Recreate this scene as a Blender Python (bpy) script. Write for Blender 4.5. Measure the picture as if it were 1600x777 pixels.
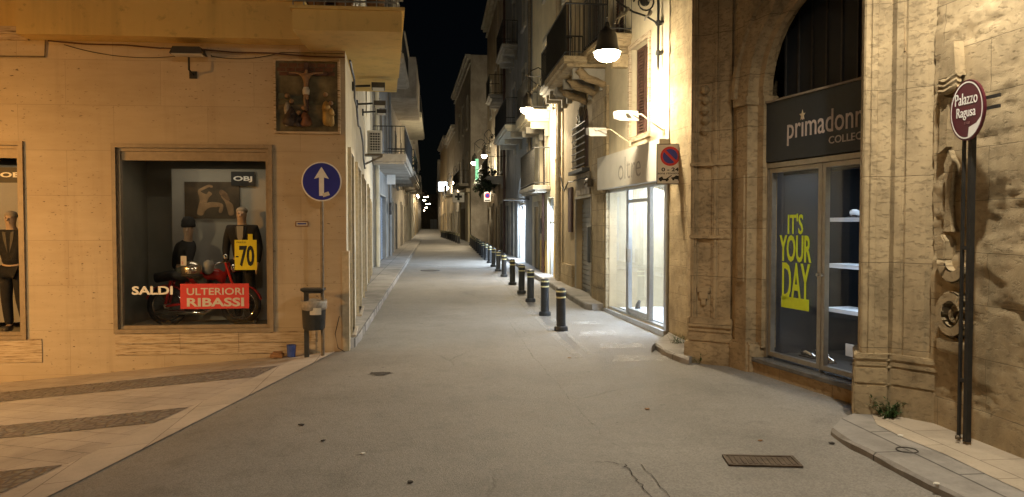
import bpy, bmesh, math, random
from mathutils import Vector, Matrix, noise
R = math.radians
random.seed(7)
for o in list(bpy.data.objects): bpy.data.objects.remove(o)
SC = bpy.context.scene
COL = SC.collection

# ------------------------------------------------------------------ camera, sky, exposure
CAMH, PITCH, FPX = 1.8, R(1.8), 1200.0
cd = bpy.data.cameras.new('camera'); cam = bpy.data.objects.new('camera', cd); COL.objects.link(cam)
cam.location = (0, 0, CAMH); cam.rotation_euler = (R(90) - PITCH, 0, 0)
cd.sensor_width = 36; cd.lens = 27.0; cd.clip_start = .05; cd.clip_end = 2000
SC.camera = cam
SC.render.resolution_x, SC.render.resolution_y = 1024, 497
W = bpy.data.worlds.new('World'); SC.world = W; W.use_nodes = True
wn = W.node_tree
bg = wn.nodes['Background']
sky = wn.nodes.new('ShaderNodeTexSky'); sky.sky_type = 'NISHITA'; sky.sun_disc = False
sky.sun_elevation = R(22); sky.sun_rotation = R(200)
wn.links.new(sky.outputs[0], bg.inputs[0]); bg.inputs[1].default_value = 0.00022
SC.view_settings.view_transform = 'Standard'; SC.view_settings.look = 'None'
SC.view_settings.exposure = 0.62; SC.view_settings.gamma = 1
SC.render.engine = 'CYCLES'
SC.cycles.use_denoising = True
SC.cycles.max_bounces = 7; SC.cycles.diffuse_bounces = 4; SC.cycles.glossy_bounces = 3
SC.cycles.transparent_max_bounces = 12; SC.cycles.caustics_reflective = False; SC.cycles.caustics_refractive = False
SC.cycles.sample_clamp_indirect = 4

def lamp_light(name, kind, loc, power, color, size=.06, spot=None, blend=.15, aim=(0, 0, -1), parent=None, sy=None):
    l = bpy.data.lights.new(name, kind); l.energy = power; l.color = color
    if kind == 'AREA':
        l.shape = 'RECTANGLE'; l.size = size; l.size_y = sy or size
    else: l.shadow_soft_size = size
    if kind == 'SPOT': l.spot_size = R(spot); l.spot_blend = blend
    o = bpy.data.objects.new(name, l); COL.objects.link(o); o.location = loc
    o.rotation_euler = Vector(aim).to_track_quat('-Z', 'Y').to_euler()
    if parent: o.parent = parent
    return o
WARM = (1.0, .80, .50); SODIUM = (1.0, .43, .07); COOL = (.72, .86, 1.0)
# street lanterns that stand outside the frame: one on the palace wall above the oval sign, a sodium one
# in the side street to the left; then two added fills that belong to no lantern
lamp_light('lantern_or_fill_light', 'SPOT', (2.95, 5.0, 5.1), 500, (1.0, .88, .69), .06, 165, .8)
lamp_light('lantern_or_fill_light', 'SPOT', (-10.4, 5.6, 3.4), 1150, SODIUM, .12, 174, .8, aim=(.1, .55, -.85))
lamp_light('lantern_or_fill_light', 'SPOT', (-7.6, 5.6, 2.7), 260, (1.0, .80, .45), .10, 150, .9, aim=(.0, .8, -1))  # added paler fill that brightens the foot of the left wall
lamp_light('lantern_or_fill_light', 'POINT', (-.2, -3.6, 6.5), 340, (1.0, .84, .62), .15)  # added fill behind the viewer for the road and camera-facing surfaces

# ------------------------------------------------------------------ coordinates
_F = Vector((0, math.cos(PITCH), -math.sin(PITCH))); _U = Vector((0, math.sin(PITCH), math.cos(PITCH))); _X = Vector((1, 0, 0))
CAM = Vector((0, 0, CAMH))
def ray(u, v): return _F * FPX + _X * (u - 800) - _U * (v - 388.5)
def gpx(u, v, z=0.0):
    r = ray(u, v); t = (z - CAMH) / r.z
    p = CAM + r * t; return (p.x, p.y)
def H(x, y):
    g = .01 * (min(max(y, 12), 60) - 12)
    k = min(max(-2.4 - x, 0), 9) * .084
    return g - k * min(max((13 - y) / 2, 0), 1)
class Frame:
    """A wall line: s runs along it, o stands out of it, z is up."""
    def __init__(f, x, y, dx, dy, out):
        L = math.hypot(dx, dy); f.p = Vector((x, y, 0)); f.d = Vector((dx / L, dy / L, 0))
        c = Vector((-f.d.y, f.d.x, 0)); f.sg = 1 if c.dot(Vector((out[0], out[1], 0))) > 0 else -1
        f.n = c * f.sg; f.ang = math.atan2(f.d.y, f.d.x)
    def w(f, s, o, z): return f.p + f.d * s + f.n * o + Vector((0, 0, z))
    def px(f, u, v, o=0.0):
        r = ray(u, v); t = (o - (CAM - f.p).dot(f.n)) / r.dot(f.n)
        q = CAM + r * t - f.p; return q.dot(f.d), q.z
    def su(f, u, o=0.0): return f.px(u, 388, o)[0]
    def loc(f, x, y):
        q = Vector((x, y, 0)) - f.p; return q.dot(f.d), q.dot(f.n)
class World0:
    sg = 1; ang = 0.0
    def w(f, s, o, z): return Vector((s, o, z))
G = World0()
FA = Frame(-2.35, 10.9, -.9965, -.083, (0, -1))
FB = Frame(-2.35, 10.9, -.156, .9877, (1, 0))
FB2 = Frame(-4.95, 28.0, -.0975, .9952, (1, 0))
FC = Frame(3.13, 9.28, .276, -.961, (-1, 0))
FW = Frame(3.675, 6.58, .11, -.994, (-1, 0))
FD = Frame(2.48, 12.2, -.157, .9876, (-1, 0))
FR = Frame(1.97, 15.5, -.0975, .9952, (-1, 0))
FP = Frame(-3.05, 57.0, -.135, 1, (-1, 0))
FP2 = Frame(-10.2, 110, -.10, 1, (-1, 0))
FL3 = Frame(-7.95, 59.5, -.1125, 1, (1, 0))

# ------------------------------------------------------------------ objects
ORG = {}; FRM = {}
def place(o, F, s, oo, z, parent=None):
    FRM[o.name] = F
    if parent is None:
        o.location = F.w(s, oo, z); o.rotation_euler = (0, 0, F.ang)
    ORG[o.name] = (s, F.sg * oo, z); FRM[o.name] = F
def tag(o, label=None, cat=None, group=None, kind=None):
    if label: o['label'] = label
    if cat: o['category'] = cat
    if group: o['group'] = group
    if kind: o['kind'] = kind
    return o
def thing(name, label, cat, F=G, s=0, o=0, z=0, group=None):
    e = bpy.data.objects.new(name, None); COL.objects.link(e); e.empty_display_size = .2
    place(e, F, s, o, z); return tag(e, label, cat, group)
def mesh_obj(name, me, mat, parent):
    ob = bpy.data.objects.new(name, me); COL.objects.link(ob)
    if mat: me.materials.append(mat)
    if parent is not None:
        ob.parent = parent; ORG[ob.name] = ORG[parent.name]; FRM[ob.name] = FRM.get(parent.name, G)
    return ob
class MB:
    """Collects shapes in a frame's (s, o, z) and links them as one mesh object."""
    def __init__(m, F=G): m.F = F; m.bm = bmesh.new()
    def v(m, s, o, z): return m.bm.verts.new((s, m.F.sg * o, z))
    def face(m, pts):
        try: return m.bm.faces.new([m.v(*p) for p in pts])
        except ValueError: pass
    def box(m, s0, s1, o0, o1, z0, z1, bev=0):
        if s0 > s1: s0, s1 = s1, s0
        vs = [m.v(s, o, z) for s in (s0, s1) for o in (o0, o1) for z in (z0, z1)]
        fs = [m.bm.faces.new([vs[i] for i in q]) for q in ((0,1,3,2),(4,6,7,5),(0,4,5,1),(2,3,7,6),(0,2,6,4),(1,5,7,3))]
        if bev:
            es = {e for f in fs for e in f.edges}
            bmesh.ops.bevel(m.bm, geom=list(es), offset=bev, segments=1, affect='EDGES')
        return m
    def prism(m, poly, o0, o1):                       # polygon in (s, z)
        a = [m.v(s, o0, z) for s, z in poly]; b = [m.v(s, o1, z) for s, z in poly]
        n = len(poly); m.bm.faces.new(a); m.bm.faces.new(b)
        for i in range(n): m.bm.faces.new((a[i], a[(i+1) % n], b[(i+1) % n], b[i]))
        return m
    def vprism(m, poly, z0, z1, poly1=None):           # footprint in (s, o)
        a = [m.v(s, o, z0) for s, o in poly]; b = [m.v(s, o, z1) for s, o in (poly1 or poly)]
        n = len(poly); m.bm.faces.new(a); m.bm.faces.new(b)
        for i in range(n): m.bm.faces.new((a[i], a[(i+1) % n], b[(i+1) % n], b[i]))
        return m
    def tube(m, pts, r, seg=6, taper=None):
        pts = [Vector((p[0], m.F.sg * p[1], p[2])) for p in pts]; rings = []
        for i, p in enumerate(pts):
            t = (pts[min(i+1, len(pts)-1)] - pts[max(i-1, 0)]).normalized()
            a = t.cross(Vector((0, 0, 1)) if abs(t.z) < .9 else Vector((1, 0, 0))).normalized(); b = t.cross(a)
            rr = r if taper is None else r + (taper - r) * i / max(len(pts)-1, 1)
            rings.append([m.bm.verts.new(p + (a * math.cos(k*2*math.pi/seg) + b * math.sin(k*2*math.pi/seg)) * rr) for k in range(seg)])
        for A, B in zip(rings, rings[1:]):
            for k in range(seg): m.bm.faces.new((A[k], A[(k+1) % seg], B[(k+1) % seg], B[k]))
        m.bm.faces.new(rings[0]); m.bm.faces.new(rings[-1]); return m
    def lathe(m, c, prof, seg=20, axis='z', flip=1):
        rings = []
        for r, h in prof:
            ring = []
            for k in range(seg):
                a = k * 2 * math.pi / seg; x, y = r * math.cos(a), r * math.sin(a)
                if axis == 'z': q = (c[0] + x, c[1] + y, c[2] + h)
                elif axis == 'o': q = (c[0] + x, c[1] + h, c[2] + y)
                else: q = (c[0] + h, c[1] + x, c[2] + y)
                ring.append(m.v(*q))
            rings.append(ring)
        for A, B in zip(rings, rings[1:]):
            for k in range(seg): m.bm.faces.new((A[k], A[(k+1) % seg], B[(k+1) % seg], B[k]))
        m.bm.faces.new(rings[0]); m.bm.faces.new(rings[-1]); return m
    def ball(m, c, r, sx=1, so=1, sz=1, seg=12):
        prof = [(max(.001, math.sin(i*math.pi/8)), -math.cos(i*math.pi/8)) for i in range(9)]
        rings = [[m.v(c[0]+r*sx*p*math.cos(k*2*math.pi/seg), c[1]+r*so*p*math.sin(k*2*math.pi/seg), c[2]+r*sz*h) for k in range(seg)] for p, h in prof]
        for A, B in zip(rings, rings[1:]):
            for k in range(seg): m.bm.faces.new((A[k], A[(k+1) % seg], B[(k+1) % seg], B[k]))
        m.bm.faces.new(rings[0]); m.bm.faces.new(rings[-1]); return m
    def torus(m, c, R0, r, seg=28, ss=8, axis='o'):
        rings = []
        for i in range(seg):
            a = i*2*math.pi/seg; ring = []
            for j in range(ss):
                b = j*2*math.pi/ss; rr = R0 + r*math.cos(b); h = r*math.sin(b)
                q = (rr*math.cos(a), h, rr*math.sin(a)) if axis == 'o' else (rr*math.cos(a), rr*math.sin(a), h) if axis == 'z' else (h, rr*math.cos(a), rr*math.sin(a))
                ring.append(m.v(c[0]+q[0], c[1]+q[1], c[2]+q[2]))
            rings.append(ring)
        for i in range(seg):
            A, B = rings[i], rings[(i+1) % seg]
            for j in range(ss): m.bm.faces.new((A[j], A[(j+1) % ss], B[(j+1) % ss], B[j]))
        return m
    def arcband(m, sc, zc, r1, r2, o0, o1, a0=0, a1=180, n=24, k=1.0):
        P = lambda r, i: (sc + r*math.cos(R(a0+(a1-a0)*i/n)), zc + k*r*math.sin(R(a0+(a1-a0)*i/n)))
        for i in range(n): m.prism([P(r1, i), P(r2, i), P(r2, i+1), P(r1, i+1)], o0, o1)
        bmesh.ops.remove_doubles(m.bm, verts=m.bm.verts, dist=1e-5); return m
    def skin(m, s0, s1, z0, z1, holes, dep, top=True):
        """front wall with openings (a0, a1, c0, c1[, arch]) and their reveals"""
        S = sorted({s0, s1, *[h[0] for h in holes], *[h[1] for h in holes]}); Z = sorted({z0, z1, *[h[2] for h in holes], *[h[3] for h in holes]})
        S = [s for s in S if s0 <= s <= s1]; Z = [z for z in Z if z0 <= z <= z1]
        for a, b in zip(S, S[1:]):
            for c, d in zip(Z, Z[1:]):
                x, y = (a+b)/2, (c+d)/2
                if any(h[0] < x < h[1] and h[2] < y < h[3] for h in holes): continue
                m.face([(a, 0, c), (b, 0, c), (b, 0, d), (a, 0, d)])
        for h in holes:
            a, b, c, d = h[:4]; arch = len(h) > 4 and h[4]
            zs = d - (b-a)/2*(h[4] if arch else 0)
            m.face([(a, 0, c), (a, -dep, c), (a, -dep, zs), (a, 0, zs)]); m.face([(b, 0, c), (b, -dep, c), (b, -dep, zs), (b, 0, zs)])
            m.face([(a, 0, c), (b, 0, c), (b, -dep, c), (a, -dep, c)])
            if not arch: m.face([(a, 0, d), (b, 0, d), (b, -dep, d), (a, -dep, d)])
            else:
                n = 16; sc, r = (a+b)/2, (b-a)/2
                P = [(sc + r*math.cos(math.pi*i/n), zs + (d-zs)*math.sin(math.pi*i/n)) for i in range(n+1)]
                for p, q in zip(P, P[1:]):
                    m.face([(p[0], 0, p[1]), (q[0], 0, q[1]), (q[0], 0, d), (p[0], 0, d)])
                    m.face([(p[0], 0, p[1]), (q[0], 0, q[1]), (q[0], -dep, q[1]), (p[0], -dep, p[1])])
        return m
    def shell(m, s0, s1, z0, z1, depth, caps=3):
        for s in [q for q, k in ((s0, 1), (s1, 2)) if caps & k]: m.face([(s, 0, z0), (s, -depth, z0), (s, -depth, z1), (s, 0, z1)])
        m.face([(s0, -depth, z0), (s1, -depth, z0), (s1, -depth, z1), (s0, -depth, z1)])
        m.face([(s0, 0, z1), (s1, 0, z1), (s1, -depth, z1), (s0, -depth, z1)]); return m
    def build(m, name, mat, parent=None, smooth=False, merge=True, at=None):
        if merge: bmesh.ops.remove_doubles(m.bm, verts=m.bm.verts, dist=2e-5)
        bmesh.ops.recalc_face_normals(m.bm, faces=m.bm.faces)
        if parent is not None:
            org = ORG[parent.name]; PF = FRM.get(parent.name, G)
            if PF is not m.F:                      # a part measured on another wall line than its thing
                T = Matrix.Translation(getattr(m.F, 'p', Vector((0, 0, 0)))) @ Matrix.Rotation(m.F.ang, 4, 'Z')
                P = Matrix.Translation(getattr(PF, 'p', Vector((0, 0, 0)))) @ Matrix.Rotation(PF.ang, 4, 'Z')
                bmesh.ops.transform(m.bm, matrix=P.inverted() @ T, verts=m.bm.verts)
        elif at is not None: org = (at[0], m.F.sg*at[1], at[2])
        else: org = (0, 0, 0)
        bmesh.ops.translate(m.bm, verts=m.bm.verts, vec=(-org[0], -org[1], -org[2]))
        if smooth:
            for f in m.bm.faces: f.smooth = True
        me = bpy.data.meshes.new(name); m.bm.to_mesh(me); m.bm.free()
        ob = mesh_obj(name, me, mat, parent)
        if parent is None: place(ob, m.F, *(at or (0, 0, 0)))
        if smooth == 'auto':
            me.set_sharp_from_angle(angle=R(40))
        return ob
def copy_tree(o, parent=None):
    c = o.copy(); COL.objects.link(c); c.parent = parent
    ORG[c.name] = ORG.get(o.name, (0, 0, 0))
    for ch in list(o.children): copy_tree(ch, c)
    return c
def text_geo(txt, bold=0.0, shear=0.0):
    cu = bpy.data.curves.new('lettering', 'FONT'); cu.body = txt; cu.size = 1; cu.offset = bold; cu.shear = shear
    cu.resolution_u = 3
    ob = bpy.data.objects.new('lettering', cu); COL.objects.link(ob)
    me = bpy.data.meshes.new_from_object(ob.evaluated_get(bpy.context.evaluated_depsgraph_get()))
    V = [v.co.copy() for v in me.vertices]; Fc = [tuple(p.vertices) for p in me.polygons]
    bpy.data.objects.remove(ob); bpy.data.curves.remove(cu); bpy.data.meshes.remove(me)
    return V, Fc
def text(F, txt, sl, sr, z0, z1, o, mat, parent, name='lettering', bold=0.0, shear=0.0, slope=0.0, thick=.003):
    """writes txt between sl (reading left) and sr (reading right)"""
    V, Fc = text_geo(txt, bold, shear)
    x0 = min(v.x for v in V); x1 = max(v.x for v in V); y0 = min(v.y for v in V); y1 = max(v.y for v in V)
    m = MB(F); vs = []
    for v in V:
        k = (v.x-x0)/(x1-x0); vs.append(m.v(sl + (sr-sl)*k, o, z0 + (z1-z0)*(v.y-y0)/(y1-y0) + slope*k))
    for f in Fc:
        try: m.bm.faces.new([vs[i] for i in f])
        except ValueError: pass
    g = bmesh.ops.extrude_face_region(m.bm, geom=list(m.bm.faces))
    for e in g['geom']:
        if isinstance(e, bmesh.types.BMVert): e.co.y += F.sg*thick
    return m.build(name, mat, parent)
def skin_geo(verts, edges, radii, sub=1, flat=None):
    me = bpy.data.meshes.new('figure'); me.from_pydata(verts, edges, [])
    ob = bpy.data.objects.new('figure', me); COL.objects.link(ob)
    md = ob.modifiers.new('s', 'SKIN'); md.use_smooth_shade = True
    for i, r in enumerate(radii):
        sv = me.skin_vertices[0].data[i]; sv.radius = (r, r) if not isinstance(r, tuple) else r
        sv.use_root = i == 0
    sd = ob.modifiers.new('u', 'SUBSURF'); sd.levels = sub
    out = bpy.data.meshes.new_from_object(ob.evaluated_get(bpy.context.evaluated_depsgraph_get()))
    bpy.data.objects.remove(ob)
    return out

# ------------------------------------------------------------------ materials
class NT:
    def __init__(s, name):
        s.m = bpy.data.materials.new(name); s.m.use_nodes = True; s.t = s.m.node_tree
        s.b = s.t.nodes['Principled BSDF']; s.out = s.t.nodes['Material Output']
    def n(s, typ, ins=None, **kw):
        nd = s.t.nodes.new('ShaderNode' + typ)
        for k, v in kw.items(): setattr(nd, k, v)
        for k, v in (ins or {}).items(): s.set(nd.inputs[k], v)
        return nd
    def set(s, sock, v):
        if hasattr(v, 'is_output'): s.t.links.new(v, sock)
        elif isinstance(v, bpy.types.Node): s.t.links.new(v.outputs[0], sock)
        else:
            if isinstance(v, tuple) and len(v) == 3 and sock.type == 'RGBA': v = (*v, 1)
            sock.default_value = v
    def coord(s): return s.n('TexCoord').outputs['Object']
    def sz(s, co, a='X', b='Z', rot=0.0):
        sp = s.n('SeparateXYZ', {0: co}); c = s.n('CombineXYZ', {0: sp.outputs[a], 1: sp.outputs[b]})
        return s.n('Mapping', {0: c.outputs[0], 'Rotation': (0, 0, rot)}).outputs[0] if rot else c.outputs[0]
    def noise(s, co, scale, det=6, rough=.6, dist=0): return s.n('TexNoise', {'Vector': co, 'Scale': scale, 'Detail': det, 'Roughness': rough, 'Distortion': dist})
    def ramp(s, f, *stops):
        r = s.n('ValToRGB', {0: f}); e = r.color_ramp.elements
        while len(e) < len(stops): e.new(.5)
        for k, (p, c) in enumerate(stops):
            e[k].position = p; e[k].color = (*c, 1) if isinstance(c, tuple) else (c, c, c, 1)
        return r.outputs[0]
    def mix(s, f, a, b, blend='MIX'):
        x = s.n('Mix', data_type='RGBA', blend_type=blend); s.set(x.inputs[0], f); s.set(x.inputs[6], a); s.set(x.inputs[7], b); return x.outputs[2]
    def math(s, op, a, b=0.0): return s.n('Math', {0: a, 1: b}, operation=op).outputs[0]
    def bump(s, h, st=.4, d=.01): s.set(s.b.inputs['Normal'], s.n('Bump', {'Height': h, 'Strength': st, 'Distance': d}).outputs[0])
    def fin(s, col, rough=.8, spec=.3, metal=0):
        s.set(s.b.inputs['Base Color'], col); s.set(s.b.inputs['Roughness'], rough); s.b.inputs['Specular IOR Level'].default_value = spec
        s.b.inputs['Metallic'].default_value = metal; return s.m
def plain(name, c, rough=.6, metal=0, spec=.4, var=.18, scale=14, bump=0):
    t = NT(name); co = t.coord(); n = t.noise(co, scale)
    d = tuple(x*(1-var) for x in c); l = tuple(min(1, x*(1+var)) for x in c)
    if bump: t.bump(n.outputs[0], bump, .01)
    return t.fin(t.ramp(n.outputs[0], (.3, d), (.7, l)), rough, spec, metal)
def emit(name, c, st):
    t = NT(name); t.b.inputs['Base Color'].default_value = (*c, 1); t.b.inputs['Emission Color'].default_value = (*c, 1); t.b.inputs['Emission Strength'].default_value = st; return t.m
def plaster(name, c, stain=.35, scale=1.0, bump=.25):
    t = NT(name); co = t.coord()
    a = t.noise(co, 1.1*scale, 8, .65, .4); b = t.noise(co, 9*scale, 8, .7)
    sp = t.n('Mapping', {0: co, 'Scale': (5, 5, .35)}); st = t.noise(sp.outputs[0], 1.0*scale, 5, .6)
    d = tuple(x*(1-stain) for x in c); l = tuple(min(1, x*1.08) for x in c)
    k = t.ramp(a.outputs[0], (.32, d), (.62, c), (.85, l))
    k = t.mix(t.ramp(st.outputs[0], (.5, 0.0), (.75, .55)), k, tuple(x*.6 for x in c))
    k = t.mix(t.ramp(b.outputs[0], (.30, .5), (.42, 0.0)), k, tuple(x*.45 for x in c))
    t.bump(b.outputs[0], bump, .01); return t.fin(k, .88, .2)
def ashlar(name, c, bw, bh, mortar=.006, erode=.6, bump=.7, var=.25, rot=0, offs=.5, dark=.45):
    t = NT(name); co = t.coord(); v = t.sz(co)
    wob = t.noise(co, 3, 3); v2 = t.mix(.015, v, wob.outputs[1], 'ADD')
    br = t.n('TexBrick', {'Vector': v2, 'Color1': (.35, .35, .35), 'Color2': (.65, .65, .65), 'Mortar': (0, 0, 0), 'Scale': 1.0, 'Mortar Size': mortar, 'Mortar Smooth': .4, 'Brick Width': bw, 'Row Height': bh})
    br.offset = offs
    n1 = t.noise(co, 2.2, 8, .7, .3); n2 = t.noise(t.n('Mapping', {0: co, 'Scale': (6, 6, 14)}).outputs[0], 2.0, 9, .7); n3 = t.noise(co, 60, 4, .7)
    d = tuple(x*dark for x in c); l = tuple(min(1, x*1.2) for x in c)
    k = t.ramp(n1.outputs[0], (.25, d), (.55, c), (.8, l))
    k = t.mix(var, k, br.outputs[0], 'OVERLAY')
    pits = t.ramp(n2.outputs[0], (.39, 1.0), (.47, 0.0)); gr = t.noise(t.n('Mapping', {0: co, 'Scale': (2.2, 2.2, .5)}).outputs[0], 1.0, 7, .7); k = t.mix(t.ramp(gr.outputs[0], (.50, 0.0), (.75, .5)), k, tuple(x*.42 for x in (c[0], c[1]*.92, c[2]*.85)))
    k = t.mix(t.math('MULTIPLY', pits, erode*.7), k, tuple(x*.35 for x in c))
    k = t.mix(br.outputs[1], k, tuple(x*.45 for x in c))
    h = t.math('ADD', t.math('MULTIPLY', pits, -erode), t.math('MULTIPLY', br.outputs[1], -.7))
    h = t.math('ADD', h, t.math('MULTIPLY', n1.outputs[0], .5)); h = t.math('ADD', h, t.math('MULTIPLY', n3.outputs[0], .18))
    t.bump(h, bump, .03); return t.fin(k, .9, .15)
def travertine():
    t = NT('travertine'); co = t.coord(); v = t.sz(co)
    br = t.n('TexBrick', {'Vector': v, 'Color1': (.42, .42, .42), 'Color2': (.58, .58, .58), 'Mortar': (0, 0, 0), 'Scale': 1.0, 'Mortar Size': .0025, 'Brick Width': 1.26, 'Row Height': .62}); br.offset = .5
    a = t.noise(t.n('Mapping', {0: co, 'Scale': (.7, 1, 4)}).outputs[0], 2.2, 8, .65); b = t.noise(t.n('Mapping', {0: co, 'Scale': (9, 9, 26)}).outputs[0], 1.5, 5, .6)
    pat = t.noise(co, 1.2, 4); big = t.noise(co, .5, 4)
    c = (.50, .41, .29)
    k = t.ramp(a.outputs[0], (.25, (.45, .36, .245)), (.5, c), (.8, (.56, .47, .34)))
    k = t.mix(t.ramp(big.outputs[0], (.35, .5), (.6, 0.0)), k, (.36, .27, .17))
    k = t.mix(.22, k, br.outputs[0], 'OVERLAY')
    dr = t.noise(t.n('Mapping', {0: co, 'Scale': (3.5, 3.5, .25)}).outputs[0], 1.0, 6, .65); k = t.mix(t.ramp(dr.outputs[0], (.55, 0.0), (.8, .4)), k, (.27, .19, .12))
    pits = t.math('MULTIPLY', t.ramp(b.outputs[0], (.33, 1.0), (.37, 0.0)), t.ramp(pat.outputs[0], (.42, 0.0), (.56, 1.0)))
    k = t.mix(pits, k, (.06, .04, .025)); k = t.mix(t.math('MULTIPLY', br.outputs[1], .13), k, (.16, .12, .08))
    t.bump(t.math('ADD', t.math('MULTIPLY', pits, -1.0), t.math('MULTIPLY', br.outputs[1], -.5)), .5, .01); return t.fin(k, .62, .35)
def streaked():
    t = NT('veined_travertine'); co = t.coord()
    a = t.noise(t.n('Mapping', {0: co, 'Scale': (1.6, 1, 24)}).outputs[0], 2.0, 9, .68)
    k = t.ramp(a.outputs[0], (.34, (.07, .045, .025)), (.42, (.36, .27, .17)), (.55, (.55, .45, .32)), (.8, (.62, .53, .4)))
    t.bump(a.outputs[0], .6, .01); return t.fin(k, .7, .3)
def asphalt():
    t = NT('asphalt'); co = t.coord()
    fine = t.n('TexVoronoi', {'Vector': co, 'Scale': 85.0}); n1 = t.noise(co, .45, 7, .6, .5); n2 = t.noise(co, 3.0, 8, .7); n3 = t.noise(co, 140, 3, .7)
    mp = t.n('Mapping', {0: co, 'Scale': (1.1, .08, 1), 'Rotation': (0, 0, R(-5.6))}); lane = t.noise(mp.outputs[0], 1.0, 4, .55)
    k = t.ramp(n1.outputs[0], (.3, (.172, .159, .141)), (.7, (.275, .256, .229)))
    k = t.mix(t.ramp(lane.outputs[0], (.4, 0.0), (.62, .55)), k, (.25, .234, .21))
    k = t.mix(t.ramp(n2.outputs[0], (.36, .3), (.5, 0.0)), k, (.085, .078, .068))
    sp = t.ramp(fine.outputs[1], (.2, .55), (.8, 1.35))
    spk = t.mix(1.0, k, sp, 'MULTIPLY')
    k = t.mix(.38, k, spk)
    oil = t.noise(co, .9, 3, .5); k = t.mix(t.ramp(oil.outputs[0], (.62, 0.0), (.72, .25)), k, (.12, .11, .098))
    vo = t.n('TexVoronoi', {'Vector': t.mix(.22, co, t.noise(co, 1.6, 5).outputs[1], 'ADD'), 'Scale': .42}, feature='DISTANCE_TO_EDGE')
    cm = t.noise(co, .35, 2)
    cr = t.math('MULTIPLY', t.ramp(vo.outputs[0], (.0, 1.0), (.006, 0.0)), t.ramp(cm.outputs[0], (.54, 0.0), (.62, .45)))
    k = t.mix(cr, k, (.035, .03, .026))
    sd = t.noise(co, 1.7, 3); bl = t.noise(co, 7, 3)
    spot = t.ramp(bl.outputs[0], (.70, 0.0), (.74, .7)); k = t.mix(spot, k, (.07, .062, .054))
    h = t.math('ADD', t.math('MULTIPLY', fine.outputs[0], -.6), t.math('MULTIPLY', n3.outputs[0], .6)); h = t.math('ADD', h, t.math('MULTIPLY', cr, -2.5))
    t.bump(h, .65, .008)
    return t.fin(k, t.ramp(n2.outputs[0], (.3, .62), (.7, .82)), .35)
def slabs(name, c, bw, bh, rot=0.0, mortar=.008, var=.4, swap=False, dirt=.5):
    t = NT(name); co = t.coord(); v = t.sz(co, 'X', 'Y', rot)
    br = t.n('TexBrick', {'Vector': v, 'Color1': (.38, .38, .38), 'Color2': (.62, .62, .62), 'Mortar': (0, 0, 0), 'Scale': 1.0, 'Mortar Size': mortar, 'Mortar Smooth': .2, 'Brick Width': bw, 'Row Height': bh})
    n = t.noise(co, 1.6, 8, .7); f = t.noise(co, 40, 5, .7)
    k = t.ramp(n.outputs[0], (.28, tuple(x*dirt for x in c)), (.55, c), (.8, tuple(x*1.15 for x in c)))
    k = t.mix(var, k, br.outputs[0], 'OVERLAY'); k = t.mix(t.ramp(f.outputs[0], (.3, .4), (.45, 0.0)), k, tuple(x*.55 for x in c))
    k = t.mix(t.math('MULTIPLY', br.outputs[1], t.ramp(n.outputs[0], (.35, .95), (.6, .35))), k, tuple(x*.25 for x in c))
    t.bump(t.math('ADD', t.math('MULTIPLY', br.outputs[1], -1.0), t.math('MULTIPLY', f.outputs[0], .3)), .5, .01)
    return t.fin(k, .72, .3)
def cobbles():
    t = NT('cobble'); co = t.coord(); vo = t.n('TexVoronoi', {'Vector': co, 'Scale': 11.0, 'Randomness': .75}, feature='DISTANCE_TO_EDGE'); vc = t.n('TexVoronoi', {'Vector': co, 'Scale': 11.0, 'Randomness': .75})
    e = t.ramp(vo.outputs[0], (.02, 0.0), (.16, 1.0)); k = t.mix(.5, (.21, .17, .14), vc.outputs[1], 'SOFT_LIGHT'); k = t.mix(e, (.035, .028, .022), k)
    k = t.mix(.8, k, t.n('RGBToBW', {0: k}).outputs[0]); k = t.mix(.55, k, (.20, .17, .15)); t.bump(e, .7, .015); return t.fin(k, .6, .35)
def wornpaint(name, c, lo=.42, hi=.6):
    t = NT(name); co = t.coord(); n = t.noise(co, 6, 9, .75); f = t.noise(co, 45, 5, .7)
    a = t.ramp(t.math('ADD', t.math('MULTIPLY', n.outputs[0], .65), t.math('MULTIPLY', f.outputs[0], .35)), (lo, 0.0), (hi, .75))
    t.fin(c, .75, .3); t.set(t.b.inputs['Alpha'], a); return t.m
def glass(name='window_glass', tint=(1, 1, 1), refl=1.0, dirt=0.0):
    t = NT(name); tr = t.n('BsdfTransparent', {0: tint}); gl = t.n('BsdfGlossy', {0: (1, 1, 1), 'Roughness': .02}); lw = t.n('LayerWeight', {0: .5}); fr = t.n('Math', {0: t.math('MULTIPLY', t.math('POWER', lw.outputs[1], 5.0), .9), 1: .025}, operation='ADD')
    mx = t.n('MixShader', {0: t.math('MULTIPLY', fr.outputs[0], refl), 1: tr, 2: gl}); t.t.links.new(mx.outputs[0], t.out.inputs[0]); return t.m
M = {}
M['asphalt'] = asphalt(); M['slab'] = slabs('plaza_slab', (.40, .355, .315), .50, .25, R(27), .004, .25, dirt=.7); M['edge'] = slabs('edge_slab', (.46, .41, .355), .9, .45, R(83), .005, .25, dirt=.75)
M['cobble'] = cobbles(); M['kerb'] = slabs('grey_kerb_stone', (.30, .28, .255), 1.1, .6, R(-5.6+90), .01); M['creamslab'] = slabs('cream_pavement_slab', (.46, .39, .30), .8, .4, R(84), .005, .25, dirt=.75)
M['trav'] = travertine(); M['vein'] = streaked()
M['stone'] = ashlar('ochre_stone', (.44, .345, .21), .72, .33); M['stone2'] = ashlar('brown_stone', (.40, .30, .175), .9, .62, .004, .45, .6, .2)
M['pier'] = ashlar('portal_stone', (.47, .37, .225), 2.4, .78, .004, .45, .55, .2)
M['rough'] = ashlar('rough_stone', (.46, .365, .225), 1.1, .42, .0035, .45, .5, .12)
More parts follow.
